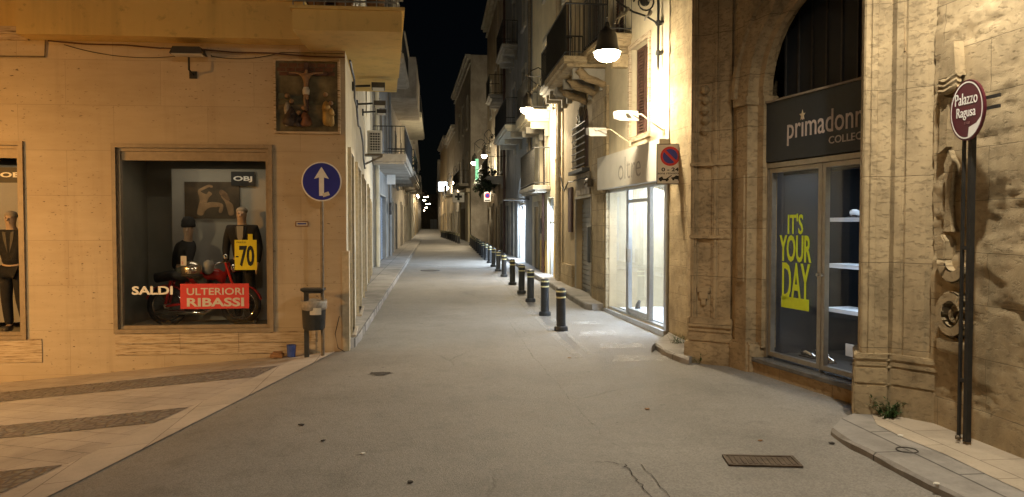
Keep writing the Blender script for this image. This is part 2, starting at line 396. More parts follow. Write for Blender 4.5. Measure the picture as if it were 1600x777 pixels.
M['yellow'] = plaster('ochre_plaster', (.72, .52, .20), .12, .8, .1); M['cream'] = plaster('cream_plaster', (.62, .54, .38), .25); M['cream2'] = plaster('pale_cream_plaster', (.60, .56, .45), .25)
M['bluegrey'] = plaster('blue_grey_plaster', (.29, .285, .27), .35); M['greyp'] = plaster('grey_plaster', (.42, .37, .30), .4); M['dimp'] = plaster('old_brown_plaster', (.40, .34, .25), .4)
M['tan'] = plaster('tan_plaster', (.46, .36, .22), .3); M['lampwhite'] = plain('weathered_white_enamel', (.42, .41, .38), .5, var=.15); M['white'] = plain('white_paint', (.75, .74, .70), .5, var=.06); M['offwhite'] = plain('off_white_board', (.62, .59, .52), .5, var=.08, scale=3)
M['alu'] = plain('aluminium', (.50, .50, .49), .38, .85, var=.1); M['bronze'] = plain('bronze_aluminium', (.38, .345, .29), .36, .8, var=.12); M['winframe'] = plain('brown_anodised_frame', (.30, .235, .16), .55, .15, var=.15); M['steel'] = plain('brushed_steel', (.46, .42, .36), .3, .9, var=.15)
M['iron'] = plain('black_iron', (.035, .034, .032), .55, .3); M['dark'] = plain('dark_metal', (.06, .055, .05), .5, .3); M['navy'] = plain('navy_board', (.022, .028, .036), .4, var=.1); M['black'] = plain('black_cloth', (.018, .017, .017), .9, var=.3)
M['plastic'] = plain('black_plastic', (.028, .03, .033), .42, var=.25, bump=.1); M['band'] = plain('pale_reflective_band', (.62, .58, .32), .4, var=.15)
M['woodbrown'] = plain('brown_wood', (.085, .042, .03), .55, var=.35, scale=6); M['woodgrey'] = plain('grey_wood', (.24, .2, .15), .75, var=.35, scale=5, bump=.3); M['shutter'] = plain('grey_shutter_metal', (.30, .285, .255), .5, .35, var=.2, scale=4)
M['blueshut'] = plain('blue_grey_shutter', (.25, .30, .37), .5, .3, var=.15, scale=4); M['pipe'] = plain('cream_pipe', (.50, .42, .29), .55, var=.2)
M['glass'] = glass(); M['darkpane'] = plain('dark_window_pane', (.018, .02, .024), .08, 0, .5, var=.3, scale=2)
M['skinm'] = plain('mannequin_skin', (.42, .30, .21), .5, var=.08); M['denim'] = plain('grey_green_trousers', (.11, .105, .075), .85, var=.25); M['helmet'] = plain('silver_helmet', (.62, .56, .47), .22, .9, var=.05)
M['red'] = plain('red_paint', (.50, .025, .018), .3, var=.1); M['banner'] = plain('red_banner', (.62, .055, .05), .6, var=.06, scale=2); M['posteryellow'] = plain('yellow_poster', (.80, .66, .02), .6, var=.05); M['lime'] = plain('lime_vinyl', (.62, .74, .03), .5, var=.05)
M['signblue'] = plain('sign_blue', (.03, .035, .30), .35, var=.1, scale=5); M['signwhite'] = plain('sign_white', (.78, .77, .74), .4, var=.06); M['signred'] = plain('sign_red', (.55, .03, .03), .4, var=.1); M['plum'] = plain('sign_plum', (.085, .012, .022), .35, var=.1)
M['ink'] = plain('black_ink', (.012, .012, .012), .5); M['gold'] = plain('gilded_robe', (.36, .24, .08), .5, .2, var=.2); M['relief'] = plain('painted_relief_ground', (.12, .10, .055), .7, var=.75, scale=3.2, bump=.5); M['flesh'] = plain('painted_flesh', (.26, .16, .09), .6, var=.2)
M['darkrobe'] = plain('dark_robe', (.06, .045, .04), .6, var=.4, scale=9); M['redrobe'] = plain('brown_red_robe', (.19, .085, .045), .6, var=.3); M['leaf'] = plain('weed_leaf', (.035, .075, .018), .7, var=.45, scale=30); M['leafdark'] = plain('dark_foliage', (.02, .035, .016), .7, var=.4, scale=8)
M['rubber'] = plain('rubber', (.02, .02, .02), .8); M['chrome'] = plain('chrome', (.7, .68, .64), .12, 1, var=.04); M['bulb'] = emit('lamp_bulb', (1.0, .84, .56), 45); M['tube'] = emit('cool_tube', (.75, .9, 1.0), 6)
M['paint'] = wornpaint('worn_white_paint', (.62, .60, .56), .46, .60); M['faint'] = wornpaint('faint_white_paint', (.50, .48, .44), .44, .66); M['patch'] = wornpaint('tar_patch', (.13, .117, .10), .48, .66)
M['shopwhite'] = plain('white_interior', (.82, .84, .85), .5, var=.03, scale=2); M['shopdark'] = plain('dark_interior', (.022, .026, .032), .6, var=.2, scale=1.5); M['partition'] = plain('grey_partition', (.31, .295, .255), .8, var=.08, scale=2); M['roomwall'] = plain('dim_room_wall', (.22, .205, .16), .85, var=.15, scale=1.5)
M['bin'] = plain('dark_grey_enamel', (.05, .052, .052), .45, .2, var=.2); M['bag'] = plain('grey_plastic_bag', (.32, .29, .25), .5, var=.3, scale=20); M['bucket'] = plain('blue_plastic', (.05, .09, .32), .45); M['card'] = plain('cardboard', (.28, .15, .07), .9, var=.3)
M['polebrown'] = plain('galvanised_pole', (.20, .165, .12), .55, .5, var=.3); M['marble'] = plain('grey_marble_step', (.12, .118, .112), .25, var=.3, scale=5)
# ------------------------------------------------------------------ ground, paving, kerbs
def grid_sheet(name, xs, ys, mat, dz=0.0, fx=None, kind='structure'):
    m = MB(); V = []
    for y in ys:
        V.append([])
        for k, x in enumerate(xs):
            X, Y = (x, y) if fx is None else fx(x, y)
            V[-1].append(m.v(X, Y, H(X, Y) + dz))
    for a, b in zip(V, V[1:]):
        for i in range(len(xs)-1): m.bm.faces.new((a[i], a[i+1], b[i+1], b[i]))
    ob = m.build(name, M[mat] if isinstance(mat, str) else mat, smooth=True); tag(ob, kind=kind); return ob
xs = [-60, -40, -25, -16] + [-12 + .3*i for i in range(55)] + [5, 6, 8, 12, 25, 60]
ys = [-40, -20, -10] + [-4 + .5*i for i in range(60)] + [27 + 3*i for i in range(14)] + [75, 90, 110, 140, 180, 240, 340, 500]
grid_sheet('road', xs, ys, 'asphalt')
def xedge(y):                                     # line where the paved corner meets the asphalt
    a, b = gpx(515, 555, -.01), gpx(75, 777, -.06); return a[0] + (b[0]-a[0])*(y-a[1])/(b[1]-a[1])
def yA(x): return 10.9 + (x + 2.35)*.083
N = 40
def f_main(a, b):
    y0 = -6; x = -14 + (xedge(5) + 14)*a; yy = y0 + (yA(x) + .05 - y0)*b; x = -14 + (xedge(yy) - .42 + 14)*a; return x, min(yy, yA(x)+.05)
un = [i/N for i in range(N+1)]
grid_sheet('plaza_paving', un, un, 'slab', .010, f_main)
grid_sheet('paving_border', [0, .5, 1], [i/60 for i in range(61)], 'edge', .010, lambda a, b: ((xedge(-6+(16.83-.0)*b) - .42 + .42*a), -6 + (16.83)*b))
def band(o0, o1, cut):
    def f(a, b):
        # a runs along the facade from the border to the left, b across the band
        o = o0 + (o1-o0)*b
        s0 = 0.0
        for _ in range(8):
            p = FA.w(s0, o, 0); s0 += (p.x - (xedge(p.y) - .44))
        p = FA.w(s0 + (11 - s0)*a, o, 0); return p.x, p.y
    grid_sheet('cobble_band', [i/36 for i in range(37)], [0, .5, 1], 'cobble', .014, f)
band(.87, 1.58, 0); band(3.03, 3.62, 0); band(4.83, 5.43, 0); band(6.7, 7.3, 0)
def raised(name, outer, inner, h, mat, base=.25, curve=True):
    """a kerbed strip: outer and inner are point lists of the same length"""
    m = MB(); T = []
    O2, I2 = [], []
    for k in range(len(outer)-1):
        n = max(1, int(math.dist(outer[k], outer[k+1])/.16)); n = min(n, 14)
        for i in range(n):
            t = i/n; j = Vector((random.gauss(0, .008), random.gauss(0, .008))) if 0 < k+i else Vector((0, 0))
            O2.append(tuple(Vector(outer[k]).lerp(Vector(outer[k+1]), t) + j)); I2.append(tuple(Vector(inner[k]).lerp(Vector(inner[k+1]), t)))
    outer = O2 + [outer[-1]]; inner = I2 + [inner[-1]]
    for (x, y), (a, b) in zip(outer, inner): T.append((m.v(x, y, H(x, y)-base), m.v(x, y, H(x, y)+h-.025+random.gauss(0, .006)), m.v(x+(a-x)*.04, y+(b-y)*.04, H(x, y)+h), m.v(a, b, H(a, b)+h)))
    for p, q in zip(T, T[1:]):
        for k in range(3): m.bm.faces.new((p[k], q[k], q[k+1], p[k+1]))
    m.bm.faces.new(T[0]); m.bm.faces.new(T[-1])
    ob = m.build(name, M[mat]); return tag(ob, kind='structure')
# left pavement that widens along the side street
kx, ky = gpx(560, 526.6, .1)
def kerbL(y): return kx - .0983*(y - ky)
ys_l = [11.0, 11.2, 11.6, 12.2, 13] + [14 + 2*i for i in range(24)]
out = [(min(kerbL(y), -2.2) + (-.14 if y < 11.1 else 0), y) for y in ys_l]
inn = []
for y in ys_l:
    fb = -2.35 - .158*(y-10.9) if y < 28 else -4.95 - .098*(y-28)
    inn.append((fb - .05, y + .02))
raised('pavement', out, inn, .13, 'kerb')
# right pavement along the row of shops, then the short raised corner by the palace plinth
oR, iR = [], []
for s in [.25, .5, 1, 2, 3, 4, 5, 6, 7.5, 9, 11, 13, 16, 19, 22, 26, 30, 35, 42]:
    p = FR.w(s, .42 if s > .4 else .30, 0); q = FR.w(s, -.05, 0); oR.append((p.x, p.y)); iR.append((q.x, q.y))
raised('pavement', oR, iR, .13, 'kerb')
c = [gpx(1018, 541, .09), gpx(1022, 536, .09), gpx(1040, 549, .08), gpx(1062, 560, .06), gpx(1076, 566, .03)]
d = [(2.50, 12.15), (2.50, 12.05), (2.52, 11.6), (2.56, 11.0), (2.62, 10.4)]
raised('pavement', c, d, .09, 'kerb')
# near right pavement: grey kerb slabs outside, cream slabs along the wall
o1 = [gpx(u, v, .065) for u, v in ((1345, 641), (1312, 655), (1297, 668), (1330, 690), (1400, 725), (1480, 766))]
o1 += [(o1[-1][0] + .10*k, o1[-1][1] - k) for k in (1, 3, 6, 10)]
i1 = [gpx(u, v, .065) for u, v in ((1362, 648), (1364, 652), (1370, 664), (1410, 684), (1480, 712), (1560, 751))]
i1 += [(i1[-1][0] + .10*k, i1[-1][1] - k) for k in (1, 3, 6, 10)]
raised('pavement', o1, i1, .065, 'kerb')
i2 = [(p.x, p.y) for p in (FW.w(s, -.3, 0) for s in (-.75, -.6, -.3, .2, .7, 1.4, 2.4, 4.4, 7.4, 11.4))]
m = MB()
for k in range(len(i1)-1):
    A, B, Cc, D = i1[k], i1[k+1], i2[k+1], i2[k]; m.face([(p[0], p[1], .069) for p in (A, B, Cc, D)])
tag(m.build('cream_pavement', M['creamslab']), kind='structure')
# painted marks and patches, each a sheet just above the asphalt
def mark(name, pts, mat, dz=.006):
    m = MB(); P = [gpx(u, v, H(*gpx(u, v, 0))) for u, v in pts]
    m.face([(x, y, H(x, y)+dz) for x, y in P]); tag(m.build(name, M[mat]), kind='structure')
for q in (((962, 556), (1040, 557), (1052, 564), (958, 566)), ((938, 537), (1000, 537), (1010, 544), (936, 545)), ((908, 518), (960, 517), (966, 524), (905, 526)), ((895, 503), (930, 502), (936, 507), (893, 508))):
    mark('painted_bar', q, 'paint')
def line(name, u0, v0, u1, v1, wd, mat, dz=.005):
    a = Vector(gpx(u0, v0, 0)); b = Vector(gpx(u1, v1, H(*gpx(u1, v1, .1)))); n = Vector((-(b-a).y, (b-a).x)).normalized()*wd
    m = MB(); k = 14
    for i in range(k):
        p, q = a + (b-a)*i/k, a + (b-a)*(i+1)/k
        m.face([(w.x, w.y, H(w.x, w.y)+dz) for w in (p-n, q-n, q+n, p+n)])
    tag(m.build(name, M[mat]), kind='structure')
line('painted_line', 905, 560, 770, 428, .06, 'faint'); line('painted_line', 925, 556, 792, 434, .035, 'faint')
line('painted_line', 640, 421, 775, 421, .30, 'faint')
def wob(name, pts, wd, mat, dz=.007):
    m = MB(); P = [Vector(gpx(u, v, 0)) for u, v in pts]; Q = []
    for a, b in zip(P, P[1:]):
        for i in range(7): p = a + (b-a)*i/7; Q.append(p + Vector((random.uniform(-1, 1), random.uniform(-1, 1)))*.02)
    Q.append(P[-1])
    for a, b in zip(Q, Q[1:]):
        n = Vector((-(b-a).y, (b-a).x)).normalized()*wd*random.uniform(.5, 1.3); m.face([(w.x, w.y, H(w.x, w.y)+dz) for w in (a-n, b-n, b+n, a+n)])
    tag(m.build(name, M[mat], merge=False), kind='structure')
M['crack'] = plain('open_crack', (.03, .026, .022), .95)
wob('road_crack', ((930, 722), (975, 726), (990, 745), (1018, 777), (1040, 800)), .0035, 'crack'); wob('road_crack', ((1000, 728), (1060, 790)), .0025, 'crack')
wob('road_crack', ((795, 505), (835, 560), (880, 610), (925, 665), (985, 715)), .009, 'patch'); wob('road_crack', ((790, 495), (820, 520), (905, 560)), .006, 'patch')
# pothole and iron covers
hx, hy = gpx(594, 584, 0)
m = MB(); P = [(hx + .17*math.cos(a)*random.uniform(.6, 1.1), hy + .13*math.sin(a)*random.uniform(.5, 1.1)) for a in [k*math.pi/9 for k in range(18)]]
m.face([(x, y, H(x, y)+.006) for x, y in P]); tag(m.build('pothole', plain('broken_asphalt', (.045, .038, .032), .95, var=.5, scale=30, bump=1.0)), kind='structure')
def iron_grate(u, v, w, d, ang):
    x, y = gpx(u, v, 0); e = thing('drain_cover', 'rusty rectangular cast iron drain cover set in the asphalt by the near right pavement', 'drain cover', G, x, y, 0)
    e.rotation_euler = (0, 0, ang)
    m = MB(); m.box(-w, w, -d, d, .004, .010); f = MB(); f.box(-w, w, d-.025, d, .01, .016); f.box(-w, w, -d, -d+.025, .01, .016); f.box(-w, -w+.025, -d+.026, d-.026, .01, .016); f.box(w-.025, w, -d+.026, d-.026, .01, .016)
    g = MB()
    for i in range(12):
        for j in range(8):
            a = -w + .05 + i*(2*w-.1)/11; b = -d + .05 + j*(2*d-.1)/7; g.box(a-.011, a+.011, b-.011, b+.011, .01, .015)
    rust = plain('rusty_iron', (.10, .072, .05), .7, .4, var=.35, scale=9)
    for q, n in ((m, 'plate'), (f, 'frame'), (g, 'stud_pattern')):
        ORG[e.name] = (0, 0, 0); q.build(n, rust, e)
iron_grate(1190, 722, .27, .13, R(-4))
def round_cover(u, v, z, r, label):
    x, y = gpx(u, v, z); e = thing('manhole_cover', label, 'manhole cover', G, x, y, z)
    MB().lathe((x, y, z), [(r*.9, .004), (r*.9, .009), (.01, .009)], 24).build('lid', M['dark'], e)
    MB().torus((x, y, z+.006), r, .008, 28, 6, 'z').build('ring', M['iron'], e)
zz = H(*gpx(676, 423, .15)); round_cover(672, 423, zz, .34, 'round dark manhole cover in the middle of the street beyond the first bollards')
x, y = gpx(1417, 704, .065)
e = MB().torus((x, y, .067), .075, .006, 26, 6, 'z').build('cover_ring', M['dark'], at=(x, y, .065)); tag(e, 'small round iron cover ring in the grey kerb slabs near the oval sign', 'cover ring')

# scraps of litter
for k, (u, v, w, mt) in enumerate(((566, 710, .022, 'signwhite'), (1405, 694, .03, 'offwhite'), (1462, 772, .03, 'offwhite'), (1300, 694, .03, 'crack'), (470, 665, .03, 'crack'), (505, 690, .02, 'crack'), (1188, 690, .02, 'card'), (640, 755, .03, 'crack'), (1010, 640, .03, 'card'), (890, 560, .025, 'card'))):
    x, y = gpx(u, v, 0); m = MB(); a = random.uniform(0, 6)
    P_ = [(x+w*r*math.cos(a+q*1.256), y+w*r*math.sin(a+q*1.256)) for q, r in enumerate([random.uniform(.5, 1.2) for _ in range(5)])]
    z = .07 if u > 1400 else H(x, y)+.006
    m.vprism(P_, z, z+.006, [(p[0]+.004, p[1]) for p in P_]); tag(m.build('litter', M[mt], at=(x, y, z)), 'small scrap of litter lying on the road surface', 'litter', 'scraps of litter on the road', 'thing')
# ------------------------------------------------------------------ the corner building on the left
def frame_ring(m, s0, s1, z0, z1, w, o0, o1):
    m.box(s0-w, s1+w, o0, o1, z1, z1+w); m.box(s0-w, s1+w, o0, o1, z0-w, z0); m.box(s0-w, s0, o0, o1, z0, z1); m.box(s1, s1+w, o0, o1, z0, z1); return m
def lining(m, a, b, c, d, o0, o1):
    """inside faces of a room behind a wall opening"""
    m.face([(a, o1, c), (b, o1, c), (b, o1, d), (a, o1, d)])
    for s in (a, b): m.face([(s, o0, c), (s, o1, c), (s, o1, d), (s, o0, d)])
    for z in (c, d): m.face([(a, o0, z), (b, o0, z), (b, o1, z), (a, o1, z)])
    return m
def railing(m, pts, h, z, step=.11, r=.008, rail=.018):
    for a, b in zip(pts, pts[1:]):
        L = math.hypot(b[0]-a[0], b[1]-a[1]); n = max(2, int(L/step))
        for i in range(n+1):
            k = i/n; s, o = a[0]+(b[0]-a[0])*k, a[1]+(b[1]-a[1])*k; m.tube([(s, o, z), (s, o, z+h)], r, 4)
        m.tube([(a[0], a[1], z+h), (b[0], b[1], z+h)], rail, 6); m.tube([(a[0], a[1], z+.08), (b[0], b[1], z+.08)], rail*.7, 6)
    return m
CB = thing('corner_building', 'ochre travertine corner building with two shop windows and a deep balcony', 'building', FA, 0, 0, -.9)
WR, WL = (1.07, 3.13, .34, 2.86), (4.40, 6.6, .27, 2.88)
m = MB(FA); m.skin(0, 12, -1.4, 4.31, [WR, WL], .16); m.shell(3.0, 12, -1.4, 9.5, 6, 2); m.build('stone_wall', M['trav'], CB)
m = MB(FA); m.skin(0, 12, 4.33, 9.5, [(1.2, 2.6, 4.83, 7.1), (4.9, 6.1, 4.83, 7.1), (.1, .75, 4.83, 7.1)], .2); m.build('upper_wall', M['yellow'], CB)
for a, b in ((1.2, 2.6), (4.9, 6.1), (.1, .75)):
    w = MB(FA)
    for k in range(46): w.box(a+.03, b-.03, -.15, -.12, 4.84+k*.05, 4.84+k*.05+.035)
    w.box(a, b, -.19, -.16, 4.83, 7.1); w.build('balcony_shutter', M['woodbrown'], CB)
# veined slabs below the windows and the ribbed corner strip
m = MB(FA)
for z0, z1, s in ((-.02, .13, .0), (.14, .29, .004)):
    for a, b in ((.44, 1.5), (1.505, 2.3), (2.305, 3.17)): m.box(a, b, .0, .012+s, z0, z1)
m.box(4.15, 6.9, 0, .014, -.10, .22); m.build('veined_slab', M['vein'], CB)
m = MB(FA); m.box(-.035, .06, -.10, .03, -.6, 1.42); m.build('corner_strip', M['pipe'], CB)
def shop_window(wn, inner):
    a, b, c, d = wn; e = MB(FA)
    frame_ring(e, a, b, c, d, .055, -.02, .035); fr = e.build('window_frame', M['winframe'], CB)
    e = MB(FA); frame_ring(e, a+.045, b-.045, c+.045, d-.045, .045, -.10, -.02); e.box(a+.045, b-.045, -.10, -.05, d-.17, d-.045-.002); e.build('inner_frame', M['winframe'], CB)
    g = MB(FA); g.box(a+.04, b-.04, -.075, -.069, c+.04, d-.04); g.build('window_pane', M['glass'], CB)
    l = MB(FA); lining(l, a-.25, b+.25, c-.07, d+.05, -.162, -1.75); l.build('display_room', M['roomwall'], CB)
shop_window(WR, 1); shop_window(WL, 2)
e = MB(FA); e.box(1.4, 2.83, -1.31, -1.27, .30, 2.66); e.build('partition', M['partition'], CB)
e = MB(FA); e.box(5.0, 6.5, -1.31, -1.27, .30, 2.70); e.build('partition', M['partition'], CB)
e = MB(FA)
for s in (1.5, 1.85, 2.2, 2.55, 2.9): e.lathe((s, -.62, 2.77), [(.05, 0), (.06, .10), (.02, .11)], 10)
e.box(1.15, 3.1, -.65, -.58, 2.865, 2.90); e.build('track_lights', M['offwhite'], CB)
# side-street facade
SH = [(.55, 1.35, .16, 2.87), (3.0, 4.3, .18, 2.85), (6.2, 7.6, .18, 2.83), (10.0, 11.2, .2, 2.82), (12.6, 13.6, .2, 2.5)]
m = MB(FB); m.skin(0.0, 17.4, -.8, 4.30, SH, .25); m.build('side_wall', M['cream2'], CB)
UP = [(5.0, 6.2, 4.7, 6.9), (9.0, 10.2, 4.7, 6.9), (14, 15.2, 4.7, 6.9)]
m = MB(FB); m.skin(0.0, 17.4, 4.31, 9.5, UP, .2); m.shell(2.0, 17.4, -.8, 9.49, 5.0, 2); m.build('side_upper_wall', M['cream2'], CB)
for a, b, c, d in SH:
    e = MB(FB); frame_ring(e, a, b, c, d, .07, -.02, .05); e.build('door_frame', M['pipe'], CB)
    e = MB(FB); e.box(a, b, -.22, -.20, c, d); [e.box(a+(b-a)*k/3-.03, a+(b-a)*k/3+.03, -.20, -.15, c, d) for k in (0.1, 1.5, 2.9)]; e.build('side_door', M['darkpane'], CB)
    e = MB(FB); e.box(a-.1, b+.1, 0.0, .10, -.1, c); e.build('threshold', M['creamslab'], CB)
for a, b, c, d in UP:
    e = MB(FB); e.box(a, b, -.19, -.15, c, d)
    for k in range(40): e.box(a+.03, b-.03, -.15, -.12, c+.03+k*.053, c+.03+k*.053+.036)
    e.build('side_shutter', M['woodbrown'], CB)
# balcony: shallow parapet along the front, deep slab wrapped round the corner
bal = MB(FA); bal.box(.50, 4.22, .0, .36, 4.31, 4.81); bal.box(.50, 4.26, .0, .40, 4.81, 4.85)
BAL = bal.build('balcony', M['yellow'], CB)
pt = [FA.loc(*FB.w(s, o, 0).xy) for s, o in ((0.0, 0.0), (3.3, 0.0), (3.3, .74), (-.0, .74))]
sl = MB(FA); poly = [(.50, .001), (.50, 1.15), (-.86, 1.15), pt[2], pt[1], (0, .001)]
sl.vprism(poly, 4.24, 4.50); po = [(.53, .0), (.53, 1.19), (-.90, 1.19), (pt[2][0]-.04, pt[2][1]), pt[1], (0, .0)]; sl.vprism(po, 4.50, 4.54)
sl.build('corner_balcony', M['yellow'], CB)
rl = MB(FA); railing(rl, [(4.2, .33), (.55, .33)], 1.0, 4.85, .12); railing(rl, [(.5, 1.1), (-.8, 1.1), (pt[2][0]+.05, pt[2][1])], 1.0, 4.54, .12); rl.box(1.9, 1.94, .30, .35, 4.85, 5.9); rl.build('railing', M['alu'], CB)
for s_ in (-.5, -.1, .25):
    pp = thing('potted_plant', 'x', 'potted plant', FA, s_, .8, 4.545, 'potted plants on the corner balcony'); pp['label'] = 'dark leafy potted plant behind the rail of the corner balcony'
    MB(FA).lathe((s_, .8, 4.545), [(.09, 0), (.13, .22), (.10, .22)], 12).build('pot', M['card'], pp)
    pl = MB(FA)
    for k in range(40):
        c0 = (s_+random.gauss(0, .09), .8+random.gauss(0, .09), 4.75+abs(random.gauss(.15, .15))); a, b = random.uniform(0, 6.28), random.uniform(.03, .07)
        pl.face([c0, (c0[0]+b*math.cos(a), c0[1]+b*math.sin(a), c0[2]+b*.4), (c0[0]+b*1.6*math.cos(a+.4), c0[1]+b*1.6*math.sin(a+.4), c0[2]+b)])
    pl.build('leaves', M['leafdark'], pp, merge=False)
e = MB(FA); e.box(4.24, 12, .0, .10, 4.37, 4.47); e.box(4.24, 12, 0, .05, 4.30, 4.37); e.build('moulding', M['vein'], CB)
def cable(name, F, pts, r, label, mat='iron', n=8, group=None):
    Q = []
    for i, p in enumerate(pts[:-1]):
        q = pts[i+1]
        for k in range(n): t = k/n; Q.append(tuple(p[j]+(q[j]-p[j])*t for j in range(3)))
    Q.append(pts[-1]); ob = MB(F).tube(Q, r, 5).build(name, M[mat], at=Q[0]); return tag(ob, label, 'cable', group)
def sag(a, b, d, n=12): return [tuple(a[j]+(b[j]-a[j])*i/n for j in range(2)) + (a[2]+(b[2]-a[2])*i/n - d*4*(i/n)*(1-i/n),) for i in range(n+1)]
A_ = lambda u, v, o=.02: (FA.px(u, v, o)[0], o, FA.px(u, v, o)[1])
cable('cable', FA, sag(A_(100, 70), A_(275, 88), .08), .0045, 'thin black cable sagging under the yellow balcony towards the floodlight')
cable('cable', FA, [A_(330, 86)]+sag(A_(330, 88), A_(440, 82), .06)+[A_(537, 84)], .005, 'black cable running from the floodlight to above the relief')
cable('conduit', FA, [A_(-40, 88), A_(70, 89), A_(71, 58)], .012, 'bent brown conduit on the wall at the left end of the balcony', 'polebrown', 1)
cable('cable', FA, [A_(75+i*58, 64+i*3.2+ (2 if i % 2 else 0), .06) for i in range(9)], .011, 'clipped brown cable along the foot of the balcony', 'woodbrown', 2)
B_ = lambda s, z, o=.05: (s, o, z)
cable('cable_bundle', FB, [(.05+.5*i, .05+.03*random.random(), 4.15-.09*i+.10*random.uniform(-1, 1)) for i in range(14)], .018, 'tangled black cables running along the side-street wall past the floodlights')
# floodlights
def floodlight(F, s, z, o, label, group=None, arm='below', turn=0, lit=False, w=.22, mat='dark'):
    e = thing('floodlight', label, 'floodlight', F, s, o, z, group)
    h = MB(F); h.prism([(s-w, z), (s+w, z), (s+w*.8, z+.09), (s-w*.8, z+.09)], o-.10, o+.12); h.build('housing', M[mat], e)
    g = MB(F); g.box(s-w*.9, s+w*.9, o-.08, o+.10, z-.012, z-.001); g.build('lens', M['tube'] if lit else M['offwhite'], e)
    a = MB(F)
    if arm == 'below': a.tube([(s, .0, z-.24), (s, o, z-.20), (s, o, z-.03)], .014); a.box(s-.05, s+.05, 0.0, .02, z-.29, z-.19)
    else: a.tube([(s, .0, z+.03), (s, o-.12, z+.05)], .02); a.box(s-.06, s+.06, 0.0, .03, z-.04, z+.1)
    a.build('arm', M['iron'], e); return e
s, z = FA.px(295, 86, .18); floodlight(FA, s, z, .18, 'grey wall floodlight on a bent arm under the yellow balcony', None)
GB = 'floodlights along the side-street wall'
for s_, z_, lb in ((1.9, 4.05, 'nearest and highest of the three floodlights on the side-street wall'), (3.6, 4.02, 'middle one of the three floodlights on the side-street wall'), (6.6, 4.3, 'farthest of the three floodlights, just above the air conditioner')):
    floodlight(FB, s_, z_, .42, lb, GB, 'side', w=.15)
# air conditioner
e = thing('air_conditioner', 'white air conditioner unit on a bracket high on the side-street wall', 'air conditioner', FB, 8.3, .3, 3.55)
MB(FB).box(8.2, 8.55, .06, .42, 3.55, 4.12, .015).build('casing', M['white'], e)
g = MB(FB); g.box(8.17, 8.199, .12, .38, 3.6, 4.06); g.build('fan_opening', M['dark'], e)
g = MB(FB)
for k in range(8): g.box(8.155, 8.168, .12, .38, 3.61+k*.063, 3.625+k*.063)
for k in range(5): g.box(8.145, 8.154, .125+k*.06, .135+k*.06, 3.6, 4.06)
g.build('grille', M['white'], e)
g = MB(FB); g.box(8.2, 8.55, .0, .44, 3.50, 3.545); g.tube([(8.25, .0, 3.3), (8.25, .42, 3.5)], .015); g.tube([(8.5, .0, 3.3), (8.5, .42, 3.5)], .015); g.build('bracket', M['polebrown'], e)
# devotional relief
rl = thing('relief_panel', 'weathered painted relief of a crucifixion framed on the corner wall', 'relief', FA, .5, .02, 3.1)
s0, s1, z0, z1 = .10, .95, 3.10, 4.08
b = MB(FA); b.box(s0, s1, .0, .03, z0, z1); b.build('backing', M['relief'], rl)
f = MB(FA); frame_ring(f, s0, s1, z0, z1, .03, .0, .06); f.build('relief_frame', M['vein'], rl)
sc = .53; c = MB(FA); c.box(sc-.032, sc+.032, .032, .078, z0+.28, z1-.02, .006); c.box(sc-.30, sc+.26, .032, .072, z1-.20, z1-.155, .006); c.build('cross', M['woodbrown'], rl)
def fig(name, mat, vs, es, rs):
    me = skin_geo([(s, FA.sg*o, z) for s, o, z in vs], es, rs, 1)
    for v in me.vertices: v.co -= Vector(ORG[rl.name])
    for p in me.polygons: p.use_smooth = True
    return mesh_obj(name, me, M[mat], rl)
zc = z1-.2
fig('crucified_figure', 'flesh', [(sc, .085, zc-.20), (sc, .085, zc-.02), (sc-.01, .095, zc+.05), (sc+.12, .08, zc+.03), (sc+.24, .075, zc+.035), (sc-.12, .08, zc+.03), (sc-.24, .075, zc+.035), (sc+.02, .09, zc-.35), (sc, .085, zc-.5), (sc-.02, .09, zc-.35), (sc-.01, .1, zc+.075)], [(0, 1), (1, 2), (1, 3), (3, 4), (1, 5), (5, 6), (0, 7), (7, 8), (0, 9), (2, 10)], [.034, .036, .02, .016, .011, .016, .011, .02, .015, .018, .026])
w = MB(FA); w.lathe((sc, .085, zc-.27), [(.045, 0), (.05, .06), (.035, .1)], 10); w.build('loincloth', M['offwhite'], rl)
def robed(sx, h, mat, lean, skirt):
    fig('robed_figure', mat, [(sx, .07, z0+.06), (sx+lean*.3, .075, z0+h*.4), (sx+lean*.7, .08, z0+h*.7), (sx+lean, .085, z0+h*.85), (sx+lean*1.6, .1, z0+h*.55), (sx-lean*.3-.02, .09, z0+h*.5)], [(0, 1), (1, 2), (2, 3), (2, 4), (2, 5)], [skirt, skirt*.8, .055, .03, .025, .025])
    hd = MB(FA); hd.ball((sx+lean*1.05, .095, z0+h*.98), .033); hd.build('head', M['flesh'], rl, smooth=True)
robed(.76, .42, 'darkrobe', -.03, .135); robed(.66, .26, 'darkrobe', -.03, .10); robed(.80, .50, 'bag', -.01, .035); robed(.53, .33, 'redrobe', .03, .11); robed(.24, .52, 'gold', .02, .085); robed(.19, .40, 'gold', .0, .06)
for k, (a_, b_, c_, d_) in enumerate(((.13, .92, .62, .74), (.13, .92, .50, .60), (.60, .92, .74, .86))):
    q = MB(FA); q.prism([(a_, z0+c_*.6), (b_, z0+c_*.62), (b_, z0+c_*.6+.05+.02*k), ((a_+b_)/2+.1, z0+d_*.62), ((a_+b_)/2-.1, z0+c_*.62+.03), (a_, z0+d_*.6)], .031, .040); q.build('painted_hill', plain('painted_hill_%d' % k, ((.10, .095, .055), (.13, .10, .055), (.085, .09, .06))[k], .7, var=.5, scale=7, bump=.4), rl)
q = MB(FA)
for i in range(6):
    for j in range(3): q.box(.14+i*.13+.03*(j % 2), .255+i*.13+.03*(j % 2), .031, .036, z1-.20+j*.06, z1-.15+j*.06)
q.build('painted_brickwork', plain('painted_brick', (.13, .06, .035), .8, var=.4), rl)
